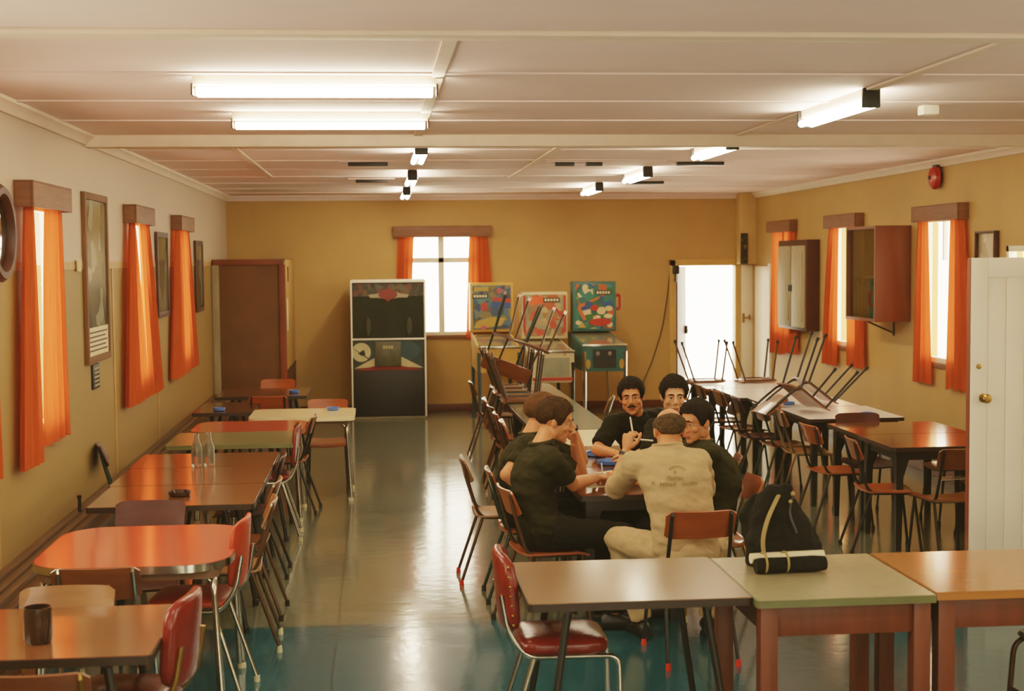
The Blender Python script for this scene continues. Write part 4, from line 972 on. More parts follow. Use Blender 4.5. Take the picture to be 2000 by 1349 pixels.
for y in (-.15, .15):
    bm = B(); tube(bm, fillet([(-.20, y * 1.2, .015), (-.185, y, .422), (.185, y, .422), (.20, y * 1.2, .015)], .07, 6), .0125, 10); hp = link('leg_hoop', bm, M['brownm'], r)
    for x in (-.20, .20):
        bm = B(); lathe(bm, [(.012, .03), (.017, .026), (.018, 0), (0, 0)], 10, Matrix.Translation((x, y * 1.2, 0))); link('foot_tip', bm, M['rubber'], hp)
for x in (-.192, .192):
    bm = B(); tube(bm, [(x, -.165, .2), (x, .165, .2)], .008, 8); link('cross_rail', bm, M['brownm'], r)
# ------------------------------------------------------------------ people
from mathutils import noise as NZ
def remesh(name, bm, vox, smooth_it, m, parent, fold=0., fseed=0.):
    me = bpy.data.meshes.new(name + '_raw'); bmesh.ops.recalc_face_normals(bm, faces=bm.faces); bm.to_mesh(me); bm.free()
    o = bpy.data.objects.new(name + '_raw', me); COL.objects.link(o)
    rm = o.modifiers.new('r', 'REMESH'); rm.mode = 'VOXEL'; rm.voxel_size = vox; rm.use_smooth_shade = True
    sm = o.modifiers.new('s', 'SMOOTH'); sm.factor = .5; sm.iterations = smooth_it
    dg = bpy.context.evaluated_depsgraph_get(); dg.update()
    me2 = bpy.data.meshes.new_from_object(o.evaluated_get(dg))
    bpy.data.objects.remove(o); bpy.data.meshes.remove(me)
    me2.name = name
    if fold:
        nv = [v.normal.copy() for v in me2.vertices]
        for v, n in zip(me2.vertices, nv):
            q = V((v.co.x * 9 + fseed, v.co.y * 9, v.co.z * 16 + 3 * v.co.x))
            v.co += n * fold * (NZ.noise(q) + .5 * NZ.noise(q * 2.3))
    for p in me2.polygons: p.use_smooth = True
    me2.materials.clear(); me2.materials.append(m)
    o2 = bpy.data.objects.new(name, me2); COL.objects.link(o2); o2.parent = parent
    return o2

def loft(bm, rings, n=20):
    """rings: (centre, side vec, fwd vec) half-axis vectors; closed with flat caps"""
    rs = [[bm.verts.new(V(c) + V(a) * math.cos(2 * PI * k / n) + V(b) * math.sin(2 * PI * k / n)) for k in range(n)] for c, a, b in rings]
    for u, w in zip(rs, rs[1:]):
        for k in range(n): bm.faces.new((u[k], u[(k + 1) % n], w[(k + 1) % n], w[k]))
    bm.faces.new(rs[0][::-1]); bm.faces.new(rs[-1])

def limb(bm, a, b, prof, seg=14):
    a, b = V(a), V(b)
    tube(bm, [a.lerp(b, t) for t, r in prof], [r for t, r in prof], seg)

def hand(bm, wrist, d, n, right, curl=(.35, .5, .4), thumb=(.55, .3), spread=.09, sc=1.):
    w = V(wrist); d = V(d).normalized(); n = V(n); n = (n - d * n.dot(d)).normalized()
    s = d.cross(n) * (1 if right else -1)
    loft(bm, [(w - d * .02, s * .027 * sc, n * .019 * sc), (w + d * .012, s * .030 * sc, n * .018 * sc), (w + d * .045 * sc, s * .040 * sc, n * .016 * sc), (w + d * .085 * sc, s * .042 * sc, n * .013 * sc), (w + d * .096 * sc, s * .036 * sc, n * .010 * sc)], 16)
    for off, base, ln, sp in ((.031, .084, .070, 1.), (.0105, .090, .079, .35), (-.0105, .087, .074, -.35), (-.030, .078, .058, -1.)):
        p = w + d * (base - .012) * sc + s * off * sc; pts = [p]; ang = 0
        dd = (d + s * sp * spread).normalized()
        for frac, c in zip((.46, .30, .26), curl):
            ang += c; p = p + (dd * math.cos(ang) + n * math.sin(ang)) * ln * frac * sc * 1.12; pts.append(p)
        tube(bm, pts, [.0098 * sc, .0092 * sc, .0084 * sc, .0072 * sc], 10); ell(bm, pts[-1], (.0074 * sc,) * 3, seg=10)
    p0 = w + d * .025 * sc + s * .026 * sc + n * .004
    p1 = p0 + (d * .6 + s * math.sin(thumb[0]) + n * .35).normalized() * .042 * sc
    p2 = p1 + (d * .9 + s * math.sin(thumb[1]) * .4 + n * .45).normalized() * .032 * sc
    p3 = p2 + (d * .95 + n * .4 - s * .1).normalized() * .024 * sc
    tube(bm, [p0, p1, p2, p3], [.016 * sc, .0125 * sc, .0108 * sc, .0088 * sc], 10); ell(bm, p3, (.009 * sc,) * 3, seg=10)

def person(label, sp):
    r = thing('person', label, 'person', group='men seated at the centre table')
    P, N = V(sp['pelvis']), V(sp['neck']); sL, sR = V(sp['sL']), V(sp['sR'])
    sd = (sR - sL).normalized(); up = (N - P).normalized(); fw = up.cross(sd).normalized()
    hc = V(sp['head']); hf = V(sp['face']).normalized(); tiltv = V(sp.get('up', (0, 0, 1)))
    hs = hf.cross(tiltv).normalized(); hu = hs.cross(hf).normalized()
    HM = Matrix((( *[hs[i] for i in range(0, 1)], hf[0], hu[0], hc[0]), (hs[1], hf[1], hu[1], hc[1]), (hs[2], hf[2], hu[2], hc[2]), (0, 0, 0, 1)))
    HM = HM @ Matrix.Scale(sp.get('hscale', 1.), 4)
    skin = sp['skin']
    # ---- skin: one continuous surface
    bm = B()
    H = lambda c, rr, rot=None, seg=18: ell(bm, c, rr, HM, seg, rot)
    H((0, -.012, .032), (.076, .096, .084)); H((0, .022, -.03), (.062, .066, .078)); H((0, .045, -.072), (.044, .042, .040)); H((0, .070, -.098), (.024, .020, .018))
    for s in (-1, 1):
        H((s * .030, .078, .030), (.028, .013, .009)); H((s * .043, .058, -.024), (.022, .026, .022)); H((s * .032, .076, .0135), (.016, .0125, .0065)); H((s * .032, .074, -.0075), (.015, .0115, .0055)); H((s * .013, .098, -.030), (.010, .012, .009))
        H((s * .077, -.006, -.008), (.010, .020, .033), Matrix.Rotation(s * .35, 4, 'Z')); H((s * .052, .0, -.060), (.016, .034, .034))
    t = bmesh.new(); tube(t, [(0, .082, .026), (0, .094, .004), (0, .106, -.020), (0, .108, -.030)], [.009, .010, .0135, .011], 10); merge(bm, t, HM)
    H((0, .087, -.056), (.023, .010, .0065)); H((0, .085, -.068), (.020, .010, .0075))
    nb = N - fw * .01; nh = HM @ V((0, -.022, -.05))
    tube(bm, [nb - up * .05, nb, nb.lerp(nh, .5), nh], [.078, .064, .056, .055], 16)
    def torso(bm, add, low=-.12):
        hunch = sp.get('hunch', .05); rings = []
        for s_, rx, ry in ((low, .130, .095), (0, .168, .120), (.22, .155, .108), (.45, .158, .112), (.68, .178, .118), (.86, .180, .105), (.96, .125, .085), (1.03, .072, .066)):
            c = P.lerp(N, s_) - fw * hunch * math.sin(PI * max(0, min(1, s_)))
            rings.append((c, sd * (rx + add), fw * (ry + add * .8)))
        loft(bm, rings, 24)
        for q in (sL, sR):
            c = P.lerp(N, .84); tube(bm, [c.lerp(q, .35), c.lerp(q, .8), q], [.082 + add, .068 + add, .058 + add], 14); ell(bm, q, (.058 + add,) * 3)
    torso(bm, -.004)
    for side in ('L', 'R'):
        q, e, w = V(sp['s' + side]), V(sp['e' + side]), V(sp['w' + side])
        limb(bm, q, e, [(0, .052), (.3, .051), (.6, .045), (1, .040)]); ell(bm, e, (.041,) * 3)
        limb(bm, e, w, [(0, .040), (.25, .043), (.6, .035), (1, .027)])
        hd = sp.get('h' + side, {})
        hand(bm, w, hd.get('d', w - e), hd.get('n', (0, 0, -1)), side == 'R', hd.get('curl', (.35, .5, .4)), sc=.98)
        hp, kn, an = V(sp['hip' + side]), V(sp['k' + side]), V(sp['a' + side])
        limb(bm, hp, kn, [(0, .078), (.5, .070), (1, .054)]); ell(bm, kn, (.054,) * 3); limb(bm, kn, an, [(0, .050), (.3, .053), (.7, .038), (1, .034)])
    remesh('body', bm, .0042, 5, skin, r)
    # ---- shirt
    bm = B(); torso(bm, .016, sp.get('shirt_low', -.10))
    for side in ('L', 'R'):
        q, e, w = V(sp['s' + side]), V(sp['e' + side]), V(sp['w' + side]); f = sp.get('sleeve', .72)
        g = sp.get('sleeve' + side, f)
        if g <= 1:
            limb(bm, q, q.lerp(e, g), [(0, .070), (.5, .066), (.9, .063), (1, .061)])
        else:
            limb(bm, q, e, [(0, .070), (.5, .064), (1, .058)]); ell(bm, e, (.059,) * 3); limb(bm, e, e.lerp(w, g - 1), [(0, .058), (.8, .052), (1, .050)])
    tube(bm, [nb - up * .03, nb + up * .022], [.088, .072], 20)
    shirt = remesh('shirt', bm, .009, 4, sp['shirt'], r, .011, sp.get('seed', 0))
    bm = B(); pts = []
    for k in range(25):
        a = 2 * PI * (k / 24) * .86 + PI * .5 + PI * .14
        pts.append(nb + up * (.026 + .012 * math.cos(a + PI / 2 + PI)) + sd * .071 * math.cos(a) + fw * .069 * math.sin(a))
    tube(bm, pts, .016, 8, .6); link('collar', bm, sp['shirt'], shirt)
    # ---- trousers and shoes
    bm = B(); ell(bm, P - up * .02, (.165, .15, .13))
    for side in ('L', 'R'):
        hp, kn, an = V(sp['hip' + side]), V(sp['k' + side]), V(sp['a' + side])
        limb(bm, hp, kn, [(0, .098), (.5, .090), (1, .074)]); ell(bm, kn, (.073,) * 3); limb(bm, kn, an + V((0, 0, .01)), [(0, .072), (.5, .064), (1, .060)])
    remesh('trousers', bm, .010, 4, sp['trousers'], r, .010, 4 + sp.get('seed', 0))
    for side in ('L', 'R'):
        an = V(sp['a' + side]); d = V(sp.get('toe' + side, (fw.x, fw.y, 0))); d.z = 0; d.normalize(); s2 = d.cross(V((0, 0, 1)))
        bm = B(); g = V((an.x, an.y, 0))
        loft(bm, [(g - d * .075 + V((0, 0, .045)), s2 * .026, V((0, 0, .040))), (g - d * .05 + V((0, 0, .052)), s2 * .036, V((0, 0, .050))), (g + d * .02 + V((0, 0, .055)), s2 * .040, V((0, 0, .054))), (g + d * .09 + V((0, 0, .038)), s2 * .046, V((0, 0, .036))), (g + d * .15 + V((0, 0, .030)), s2 * .042, V((0, 0, .028))), (g + d * .185 + V((0, 0, .024)), s2 * .022, V((0, 0, .018)))])
        link('shoe', bm, M['blackm'], r)
    # ---- face
    eyew = M['eye_white']
    for s in (-1, 1):
        bm = B(); ell(bm, (s * .031, .0750, .004), (.0130, .0110, .0070), HM, 14); ey = link('eye', bm, eyew, r)
        bm = B(); ell(bm, (s * .031 + sp.get('gaze', 0), .0822, .0045), (.0062, .0048, .0062), HM, 12); link('iris', bm, M['iris'], ey)
        bm = B(); t = bmesh.new(); tube(t, [(s * .013, .0925, .027), (s * .030, .0925, .0305), (s * .047, .083, .0245)], [.005, .0062, .0035], 8, .8); merge(bm, t, HM); link('eyebrow', bm, sp['hair'], r)
    bm = B(); t = bmesh.new(); tube(t, [(-.022, .0905, -.0625), (-.008, .0965, -.0605), (0, .097, -.0615), (.008, .0965, -.0605), (.022, .0905, -.0625)], [.002, .0042, .0042, .0042, .002], 8); tube(t, [(-.019, .090, -.068), (0, .0955, -.0705), (.019, .090, -.068)], [.002, .005, .002], 8); merge(bm, t, HM); link('lips', bm, M['lips'], r)
    if sp.get('moustache'):
        bm = B(); t = bmesh.new(); tube(t, [(-.030, .085, -.058), (-.015, .0975, -.049), (0, .1005, -.047), (.015, .0975, -.049), (.030, .085, -.058)], [.003, .0065, .006, .0065, .003], 8); merge(bm, t, HM); link('moustache', bm, sp['hair'], r)
    # ---- hair cap running from the crown to a shaped hairline
    bald = sp.get('bald', False)
    def tmax(dl):
        pts = ((0, 64), (35, 66), (52, 82), (62, 116), (78, 122), (92, 104), (108, 112), (125, 136), (180, 144))
        for (a, b), (c, d) in zip(pts, pts[1:]):
            if a <= dl <= c: return math.radians(b + (d - b) * (dl - a) / (c - a))
        return math.radians(144)
    def tmin(dl):
        if not bald: return 0.
        pts = ((0, 63), (50, 80), (62, 84), (90, 72), (130, 62), (180, 56))
        for (a, b), (c, d) in zip(pts, pts[1:]):
            if a <= dl <= c: return math.radians(b + (d - b) * (dl - a) / (c - a))
        return 0.
    ok = lambda dl: not bald or tmax(dl) - tmin(dl) > math.radians(6)
    bm = B(); t = bmesh.new(); nu, nv = 64, 26; g = []; vol = sp.get('hairvol', .016)
    for i in range(nu):
        az = 2 * PI * i / nu; dl = abs(((math.degrees(az) - 90) + 180) % 360 - 180); row = []
        for j in range(nv + 1):
            th = tmin(dl) + (tmax(dl) - tmin(dl)) * (j / nv); d = V((math.sin(th) * math.cos(az), math.sin(th) * math.sin(az), math.cos(th)))
            edge = min(1, (1 - j / nv) / .22) ** .6; edge2 = min(1, (j / nv) / .22) ** .6 if bald else 1
            if d.y > .2: edge = max(edge, .65)
            lump = .006 * NZ.noise(d * 7 + V((sp.get('seed', 0), 0, 0))) + .004 * NZ.noise(d * 17)
            k = vol * edge * edge2 + lump * edge * edge2 + .001
            c = V((0, -.012, .032)); row.append(t.verts.new(c + V((d.x * (.076 + k), d.y * (.096 + k), d.z * (.084 + k * 1.1)))))
        g.append((row, ok(dl)))
    for i in range(nu):
        if not (g[i][1] and g[(i + 1) % nu][1]): continue
        for j in range(nv):
            a, b, c, d = g[i][0][j], g[(i + 1) % nu][0][j], g[(i + 1) % nu][0][j + 1], g[i][0][j + 1]
            t.faces.new((a, b, c, d))
    if not bald: bmesh.ops.remove_doubles(t, verts=t.verts, dist=1e-6)
    bmesh.ops.delete(t, geom=[v for v in t.verts if not v.link_faces], context='VERTS')
    bmesh.ops.recalc_face_normals(t, faces=t.faces); bmesh.ops.solidify(t, geom=t.faces[:], thickness=.012); merge(bm, t, HM)
    link('hair', bm, sp['hair'], r, 60)
    return r, shirt, HM

def skinmat(nm, rgb):
    m = pm(nm, rgb, .5, var=.08, scale=14)
    b = m.node_tree.nodes['Principled BSDF']; b.inputs['Subsurface Weight'].default_value = .12; b.inputs['Subsurface Radius'].default_value = (.02, .008, .004); b.inputs['Subsurface Scale'].default_value = .3
    return m
SK1, SK2 = skinmat('warm_skin', (206, 136, 92)), skinmat('light_skin', (216, 158, 118))
M['eye_white'] = pm('eye_white', (196, 180, 156), .25); M['iris'] = pm('dark_iris', (34, 24, 16), .15); M['lips'] = pm('lip_colour', (168, 88, 66), .4)
HB, HD, HK = pm('brown_hair', (58, 40, 22), .85, spec=.15, var=.35, scale=40, stretch=(1, 1, .3)), pm('light_brown_hair', (86, 58, 34), .85, spec=.15, var=.3, scale=40, stretch=(1, 1, .3)), pm('black_hair', (30, 24, 18), .85, spec=.15, var=.3, scale=40, stretch=(1, 1, .3))
HG = pm('greying_brown_hair', (78, 62, 42), .85, spec=.15, var=.35, scale=50)
SH1 = pm('dark_green_shirt_cloth', (42, 40, 20), .9, spec=.2, var=.15, scale=6, bump=.35, bscale=14)
SH2 = pm('black_green_shirt_cloth', (28, 26, 15), .9, spec=.2, var=.15, scale=6, bump=.35, bscale=14)
TR = pm('black_trouser_cloth', (22, 20, 13), .9, spec=.2, var=.15, scale=6, bump=.3, bscale=14)
KH = pm('khaki_overall_cloth', (178, 150, 110), .85, var=.07, scale=5, bump=.5, bscale=11)

# man writing, near left
P1 = dict(pelvis=(.93, 7.98, .55), neck=(.935, 8.01, 1.02), sL=(.93, 8.20, .965), sR=(.945, 7.81, .96), head=(1.01, 8.06, 1.158), face=(.98, -.10, -.25),
          eR=(1.10, 7.98, .80), wR=(1.27, 8.22, .80), hR=dict(d=(.5, .6, -.1), n=(-.1, .1, -1), curl=(.7, .9, .6)),
          eL=(1.20, 8.40, .80), wL=(1.15, 8.29, 1.0), hL=dict(d=(-.2, -.4, .85), n=(-.8, -.5, -.1), curl=(.5, .9, .7)),
          hipL=(.95, 8.08, .54), hipR=(.97, 7.89, .54), kL=(1.36, 8.14, .53), kR=(1.36, 7.84, .53), aL=(1.30, 8.16, .09), aR=(1.30, 7.80, .09),
          skin=SK1, shirt=SH1, trousers=TR, hair=HB, seed=1, sleeve=.74, hunch=.07, hairvol=.02)
person('young brown-haired man in dark green shirt writing at the table corner', P1)
# man behind him with his hand to his forehead
P2 = dict(pelvis=(.90, 8.68, .55), neck=(.945, 8.68, .99), sL=(.97, 8.87, .95), sR=(.90, 8.50, .95), head=(1.01, 8.70, 1.125), face=(.96, .12, -.25),
          eR=(.755, 8.40, .80), wR=(.95, 8.42, .66), hR=dict(d=(.8, .2, -.2), n=(0, .3, -1)),
          eL=(1.29, 8.96, .80), wL=(1.215, 8.88, 1.03), hL=dict(d=(-.45, -.35, .8), n=(-.8, -.4, -.3), curl=(.3, .4, .3)),
          hipL=(.92, 8.78, .54), hipR=(.92, 8.58, .54), kL=(1.34, 8.82, .53), kR=(1.34, 8.56, .53), aL=(1.28, 8.82, .09), aR=(1.28, 8.54, .09),
          skin=SK1, shirt=SH1, trousers=TR, hair=HD, seed=2, sleeve=.70, hunch=.07, hairvol=.02)
person('light-brown-haired man mostly hidden behind the writing man, hand to forehead', P2)
# moustached man, far side
P3 = dict(pelvis=(1.93, 9.80, .55), neck=(1.765, 9.62, 1.0), sL=(1.93, 9.72, .97), sR=(1.60, 9.56, .955), head=(1.715, 9.52, 1.145), face=(-.22, -.95, -.10), up=(-.10, 0, 1),
          eR=(1.46, 9.42, .80), wR=(1.56, 9.22, .795), hR=dict(d=(.55, -.75, -.05), n=(.1, 0, -1), curl=(.8, 1.0, .7)),
          eL=(1.90, 9.42, .80), wL=(1.70, 9.20, .80), hL=dict(d=(-.8, -.4, 0), n=(0, 0, -1), curl=(.5, .6, .5)),
          hipL=(1.99, 9.72, .54), hipR=(1.84, 9.80, .54), kL=(1.90, 9.36, .53), kR=(1.66, 9.44, .53), aL=(1.92, 9.36, .09), aR=(1.70, 9.46, .09), gaze=.0,
          skin=SK1, shirt=SH2, trousers=TR, hair=HK, seed=3, sleeve=.86, moustache=True, hunch=.05, hairvol=.02)
person('dark-haired man with moustache in black shirt leaning on the table', P3)
# black-haired man facing the camera
P4 = dict(pelvis=(2.04, 9.04, .56), neck=(1.945, 9.08, 1.03), sL=(2.10, 9.20, .98), sR=(1.78, 9.03, .975), head=(1.905, 9.03, 1.195), face=(-.10, -.97, -.16),
          eR=(1.70, 8.86, .82), wR=(1.62, 9.06, .80), hR=dict(d=(-.5, .5, 0), n=(0, 0, -1)),
          eL=(2.02, 8.88, .83), wL=(1.82, 8.74, .80), hL=dict(d=(-.9, -.2, 0), n=(0, 0, -1)),
          hipL=(2.04, 8.94, .55), hipR=(2.00, 9.12, .55), kL=(1.78, 8.76, .53), kR=(1.70, 9.0, .53), aL=(1.84, 8.74, .09), aR=(1.80, 9.02, .09), gaze=-.002,
          skin=SK2, shirt=SH2, trousers=TR, hair=HK, seed=4, sleeve=.86, hunch=.04, hairvol=.02)
person('black-haired man in black shirt, sitting tallest behind the balding man', P4)
# dark-shirted man on the right, turned to the left
P5 = dict(pelvis=(1.93, 8.12, .55), neck=(1.87, 8.16, .99), sL=(1.88, 7.97, .95), sR=(1.90, 8.36, .955), head=(1.845, 8.13, 1.128), face=(-.82, -.55, -.20),
          eL=(1.70, 7.93, .80), wL=(1.47, 8.06, .80), hL=dict(d=(-.9, .3, 0), n=(0, 0, -1)),
          eR=(1.68, 8.40, .81), wR=(1.45, 8.36, .80), hR=dict(d=(-.9, -.2, 0), n=(0, 0, -1)),
          hipL=(1.90, 8.02, .54), hipR=(1.90, 8.22, .54), kL=(1.52, 8.02, .53), kR=(1.52, 8.26, .53), aL=(1.58, 8.04, .09), aR=(1.58, 8.28, .09),
          skin=SK1, shirt=SH1, trousers=TR, hair=HK, seed=5, sleeve=.86, hunch=.09, hairvol=.018)
person('dark-haired man in dark green shirt turned sideways, half behind the balding man', P5)
# balding man in khaki with his back to the camera
P6 = dict(pelvis=(1.60, 7.27, .54), neck=(1.54, 7.46, 1.055), sL=(1.35, 7.44, .985), sR=(1.70, 7.44, .99), head=(1.565, 7.545, 1.15), face=(.05, .95, -.30),
          eL=(1.29, 7.70, .81), wL=(1.365, 7.74, 1.02), hL=dict(d=(.12, .05, .95), n=(.75, .6, -.1), curl=(.75, .9, .6)),
          eR=(1.79, 7.66, .80), wR=(1.60, 7.86, .80), hR=dict(d=(-.7, .6, 0), n=(0, 0, -1)),
          hipL=(1.50, 7.32, .53), hipR=(1.71, 7.32, .53), kL=(1.30, 7.66, .54), kR=(1.88, 7.66, .54), aL=(1.42, 7.62, .09), aR=(1.80, 7.64, .09), toeL=(-.2, 1, 0), toeR=(.2, 1, 0),
          skin=SK1, shirt=KH, trousers=KH, hair=HG, seed=6, sleeveL=1.30, sleeveR=1.30, hunch=.05, bald=True, hairvol=.012, shirt_low=-.16)
kr, kshirt, khm = person('balding man in khaki overalls with his back to the camera, hand raised', P6)

# faded stencil on the back of the overalls, draped on to the cloth
bpy.context.view_layer.update()
bvh = BVHTree.FromPolygons([v.co.copy() for v in kshirt.data.vertices], [tuple(p.vertices) for p in kshirt.data.polygons])
def drape(name, strokes, m):
    bm = B()
    for quad in strokes:
        (x0, z0), (x1, z1), w = quad
        a, b = V((x0, 0, z0)), V((x1, 0, z1)); d = (b - a).normalized(); pn = V((-d.z, 0, d.x)) * w / 2
        n = max(1, int((b - a).length / .008)); prev = None
        for i in range(n + 1):
            c = a.lerp(b, i / n); row = []
            for q in (c + pn, c - pn):
                hit = bvh.ray_cast(V((q.x, 6.5, q.z)), V((0, 1, 0)))[0]
                row.append(bm.verts.new((q.x, (hit.y if hit else 7.2) - .0025, q.z)))
            if prev: bm.faces.new((prev[0], row[0], row[1], prev[1]))
            prev = row
    return link(name, bm, m, kshirt, 0)
INK = pm('faded_olive_stencil', (148, 124, 86), .9)
rnd = random.Random(4); st = []
def glyphs(x, z, n, w, h):
    for i in range(n):
        gx = x + i * w * 1.25
        st.append(((gx, z), (gx, z + h), .005))
        k = rnd.randrange(4)
        if k in (0, 1): st.append(((gx, z + h), (gx + w, z + h), .005))
        if k in (0, 2): st.append(((gx, z + h / 2), (gx + w * .9, z + h / 2), .005))
        if k in (1, 2, 3): st.append(((gx + w, z), (gx + w, z + h), .005))
        if k == 3: st.append(((gx, z + h), (gx + w, z), .005))
for i in range(6):
    a0, a1 = math.radians(150 - i * 22), math.radians(150 - (i + 1) * 22); st.append(((1.545 + .045 * math.cos(a0), .965 + .03 * math.sin(a0)), (1.545 + .045 * math.cos(a1), .965 + .03 * math.sin(a1)), .010))
st.append(((1.525, .968), (1.540, .968), .014))
glyphs(1.495, .928, 5, .012, .018); glyphs(1.415, .900, 1, .01, .016); glyphs(1.455, .897, 6, .011, .017); glyphs(1.565, .900, 6, .011, .017)
stn = drape('back_stencil', st, INK); stn['kind'] = 'stuff'
# waist seam of the overalls
wr = []
# ------------------------------------------------------------------ things held, worn and lying about
def stick(name, a, b, r_, m, label, cat, tip=None):
    bm = B(); tube(bm, [a, b], r_, 8); o = link(name, bm, m); tag(o, label, cat); return o
stick('pencil', (1.395, 7.79, 1.20), (1.415, 7.82, 1.105), .0045, M['frame_w'], 'white pencil sticking up from the khaki man\'s raised hand', 'pencil')
stick('pencil', (1.42, 7.80, 1.075), (1.53, 7.83, 1.06), .005, M['frame_w'], 'white pencil held level by the khaki man beside his ear', 'pencil')
stick('pencil', (1.315, 8.32, .87), (1.325, 8.31, .765), .0042, M['frame_w'], 'short white pencil in the writing man\'s fist', 'pencil')
def watch(w, e, rad, m, label):
    w, e = V(w), V(e); d = (w - e).normalized(); c = w - d * .022
    a = d.cross(V((0, 0, 1))) if abs(d.z) < .9 else d.cross(V((1, 0, 0))); a.normalize(); b = d.cross(a)
    r = thing('wrist_watch', label, 'watch')
    bm = B(); n = 28; rs = []
    for k in range(n):
        u = a * math.cos(2 * PI * k / n) + b * math.sin(2 * PI * k / n)
        rs.append([bm.verts.new(c + u * (rad + q) + d * z) for q, z in ((0, -.009), (.004, -.009), (.004, .009), (0, .009))])
    for k in range(n):
        for j in range(4): bm.faces.new((rs[k][j], rs[k][(j + 1) % 4], rs[(k + 1) % n][(j + 1) % 4], rs[(k + 1) % n][j]))
    link('strap', bm, m, r)
    q = V((0, -1, .15)); q = (q - d * q.dot(d)).normalized(); bm = B(); lathe(bm, [(0, .009), (.013, .008), (.015, 0)], 18, Matrix.Translation(c + q * rad) @ q.to_track_quat('Z', 'Y').to_matrix().to_4x4()); link('case', bm, M['chrome'], r)
watch(P6['wL'], P6['eL'], .032, M['blackm'], 'dark strapped wrist watch on the khaki man\'s raised wrist')
watch(P2['wL'], P2['eL'], .032, M['blackm'], 'wrist watch on the hidden man\'s raised forearm')

def ashtray(x, y, z, m, label, rad=.055, group='blue ashtrays'):
    bm = B(); lathe(bm, [(0, .004), (rad * .72, .005), (rad * .85, .026), (rad, .028), (rad * .96, .006), (rad * .8, 0), (0, 0)], 24, Matrix.Translation((x, y, z)))
    return tag(link('ashtray', bm, m), label, 'ashtray', group)
T = .7405
ashtray(-1.15, 8.29, T, M['darkglass'], 'dark ashtray on the brown table in front of the bottles', .065, None)
ashtray(-1.44, 13.04, T, M['blue'], 'blue ashtray on the dark table beside the cream table')
ashtray(-.86, 14.70, T, M['blue'], 'blue ashtray on the dark table nearest the corner cupboard')
ashtray(-.41, 12.90, T, M['blue'], 'blue ashtray on the cream table')
ashtray(4.11, 11.62, T, M['blue'], 'blue ashtray on the white table in front of the tipped-up chairs')
ashtray(3.72, 12.60, T, M['blue'], 'blue ashtray beyond the tipped-up chairs on the right row')
ashtray(1.47, 9.56, T, M['blue'], 'blue ashtray by the moustached man\'s fist', .075)
ashtray(1.50, 9.14, T, M['blue'], 'blue ashtray in the middle of the men\'s table', .085)
# milk bottles
clearg = bpy.data.materials.new('clear_bottle_glass'); clearg.use_nodes = True
b_ = clearg.node_tree.nodes['Principled BSDF']; b_.inputs['Transmission Weight'].default_value = .9; b_.inputs['Roughness'].default_value = .08; b_.inputs['Base Color'].default_value = (.93, .9, .8, 1); b_.inputs['IOR'].default_value = 1.25
for x, y, lab in ((-1.20, 9.50, 'clear glass milk bottle on the brown tables, left one of the pair'), (-1.125, 9.53, 'clear glass milk bottle on the brown tables, right one of the pair')):
    bm = B(); lathe(bm, [(0, .0), (.034, .0), (.037, .01), (.037, .11), (.030, .145), (.017, .175), (.016, .20), (.020, .205), (.020, .218), (.014, .218), (.013, .20), (.014, .178), (.026, .145), (.033, .11), (.033, .014), (0, .012)], 24, Matrix.Translation((x, y, T)))
    tag(link('milk_bottle', bm, clearg), lab, 'bottle', 'milk bottles')
bm = B(); lathe(bm, [(0, .0), (.043, .0), (.048, .012), (.050, .10), (.047, .128), (.044, .128), (.045, .10), (.043, .02), (0, .016)], 28, Matrix.Translation((-1.215, 5.12, T)))
tag(link('tumbler', bm, M['darkglass']), 'dark brown tumbler on the nearest brown table', 'tumbler')
# papers and odds and ends on the men's table
bm = B(); box(bm, 1.38, 1.60, 8.28, 8.62, T, T + .012, .003); o = link('black_folder', bm, M['blackm']); tag(o, 'black folder lying on the men\'s table in front of the khaki man', 'folder')
bm = B(); prism(bm, [(1.22, 8.20), (1.36, 8.24), (1.34, 8.42), (1.20, 8.38)], T, T + .002); tag(link('sheet_of_paper', bm, M['paper']), 'sheet of paper under the writing man\'s hand', 'paper')
bm = B(); prism(bm, [(1.42, 8.66), (1.54, 8.74), (1.46, 8.86), (1.36, 8.78)], T, T + .002); tag(link('sheet_of_paper', bm, M['paper']), 'sheet of paper beyond the black folder', 'paper')
bm = B(); box(bm, 1.27, 1.34, 10.25, 10.30, T, T + .085, .003); o = link('cigarette_packet', bm, R_); tag(o, 'small red and white packet on the cream table', 'packet')
bm = B(); box(bm, 1.2705, 1.3395, 10.2495, 10.2999, T + .06, T + .0865, .002); link('white_lid', bm, M['frame_w'], o)
bm = B(); prism(bm, [(4.03, 9.86), (4.26, 9.90), (4.25, 10.02), (4.03, 9.99)], .46, .466); tag(link('folded_newspaper', bm, M['lam_white']), 'white folded paper lying on the tan chair seat under the brown table', 'newspaper')

# rucksack and bedroll on the green table
r = thing('rucksack', 'dark rucksack with tan strap slumped on the green-topped table', 'rucksack', (1.745, 6.02, T), 0)
bm = B()
prof = [(0, .155, .085), (.05, .168, .105), (.10, .166, .11), (.17, .140, .10), (.24, .108, .085), (.29, .082, .065), (.325, .055, .045), (.345, .03, .028)]
loft(bm, [(V((.012 * math.sin(z * 14) - .02 * (z / .3), 0, z + .004)), V((a, 0, 0)), V((0, b, 0))) for z, a, b in prof], 28)
ell(bm, (.06, .0, .07), (.125, .10, .075)); ell(bm, (-.03, -.07, .10), (.10, .055, .085)); ell(bm, (-.085, .08, .18), (.085, .06, .12)); ell(bm, (.02, .0, .34), (.035, .03, .022))
remesh('bag_body', bm, .008, 4, M['black_cloth'], r, .012, 9)
bm = B(); tube(bm, fillet([(-.03, -.06, .315), (-.10, -.125, .22), (-.125, -.135, .12), (-.10, -.145, .01)], .08), .011, 8, .4); link('shoulder_strap', bm, M['strap'], r)
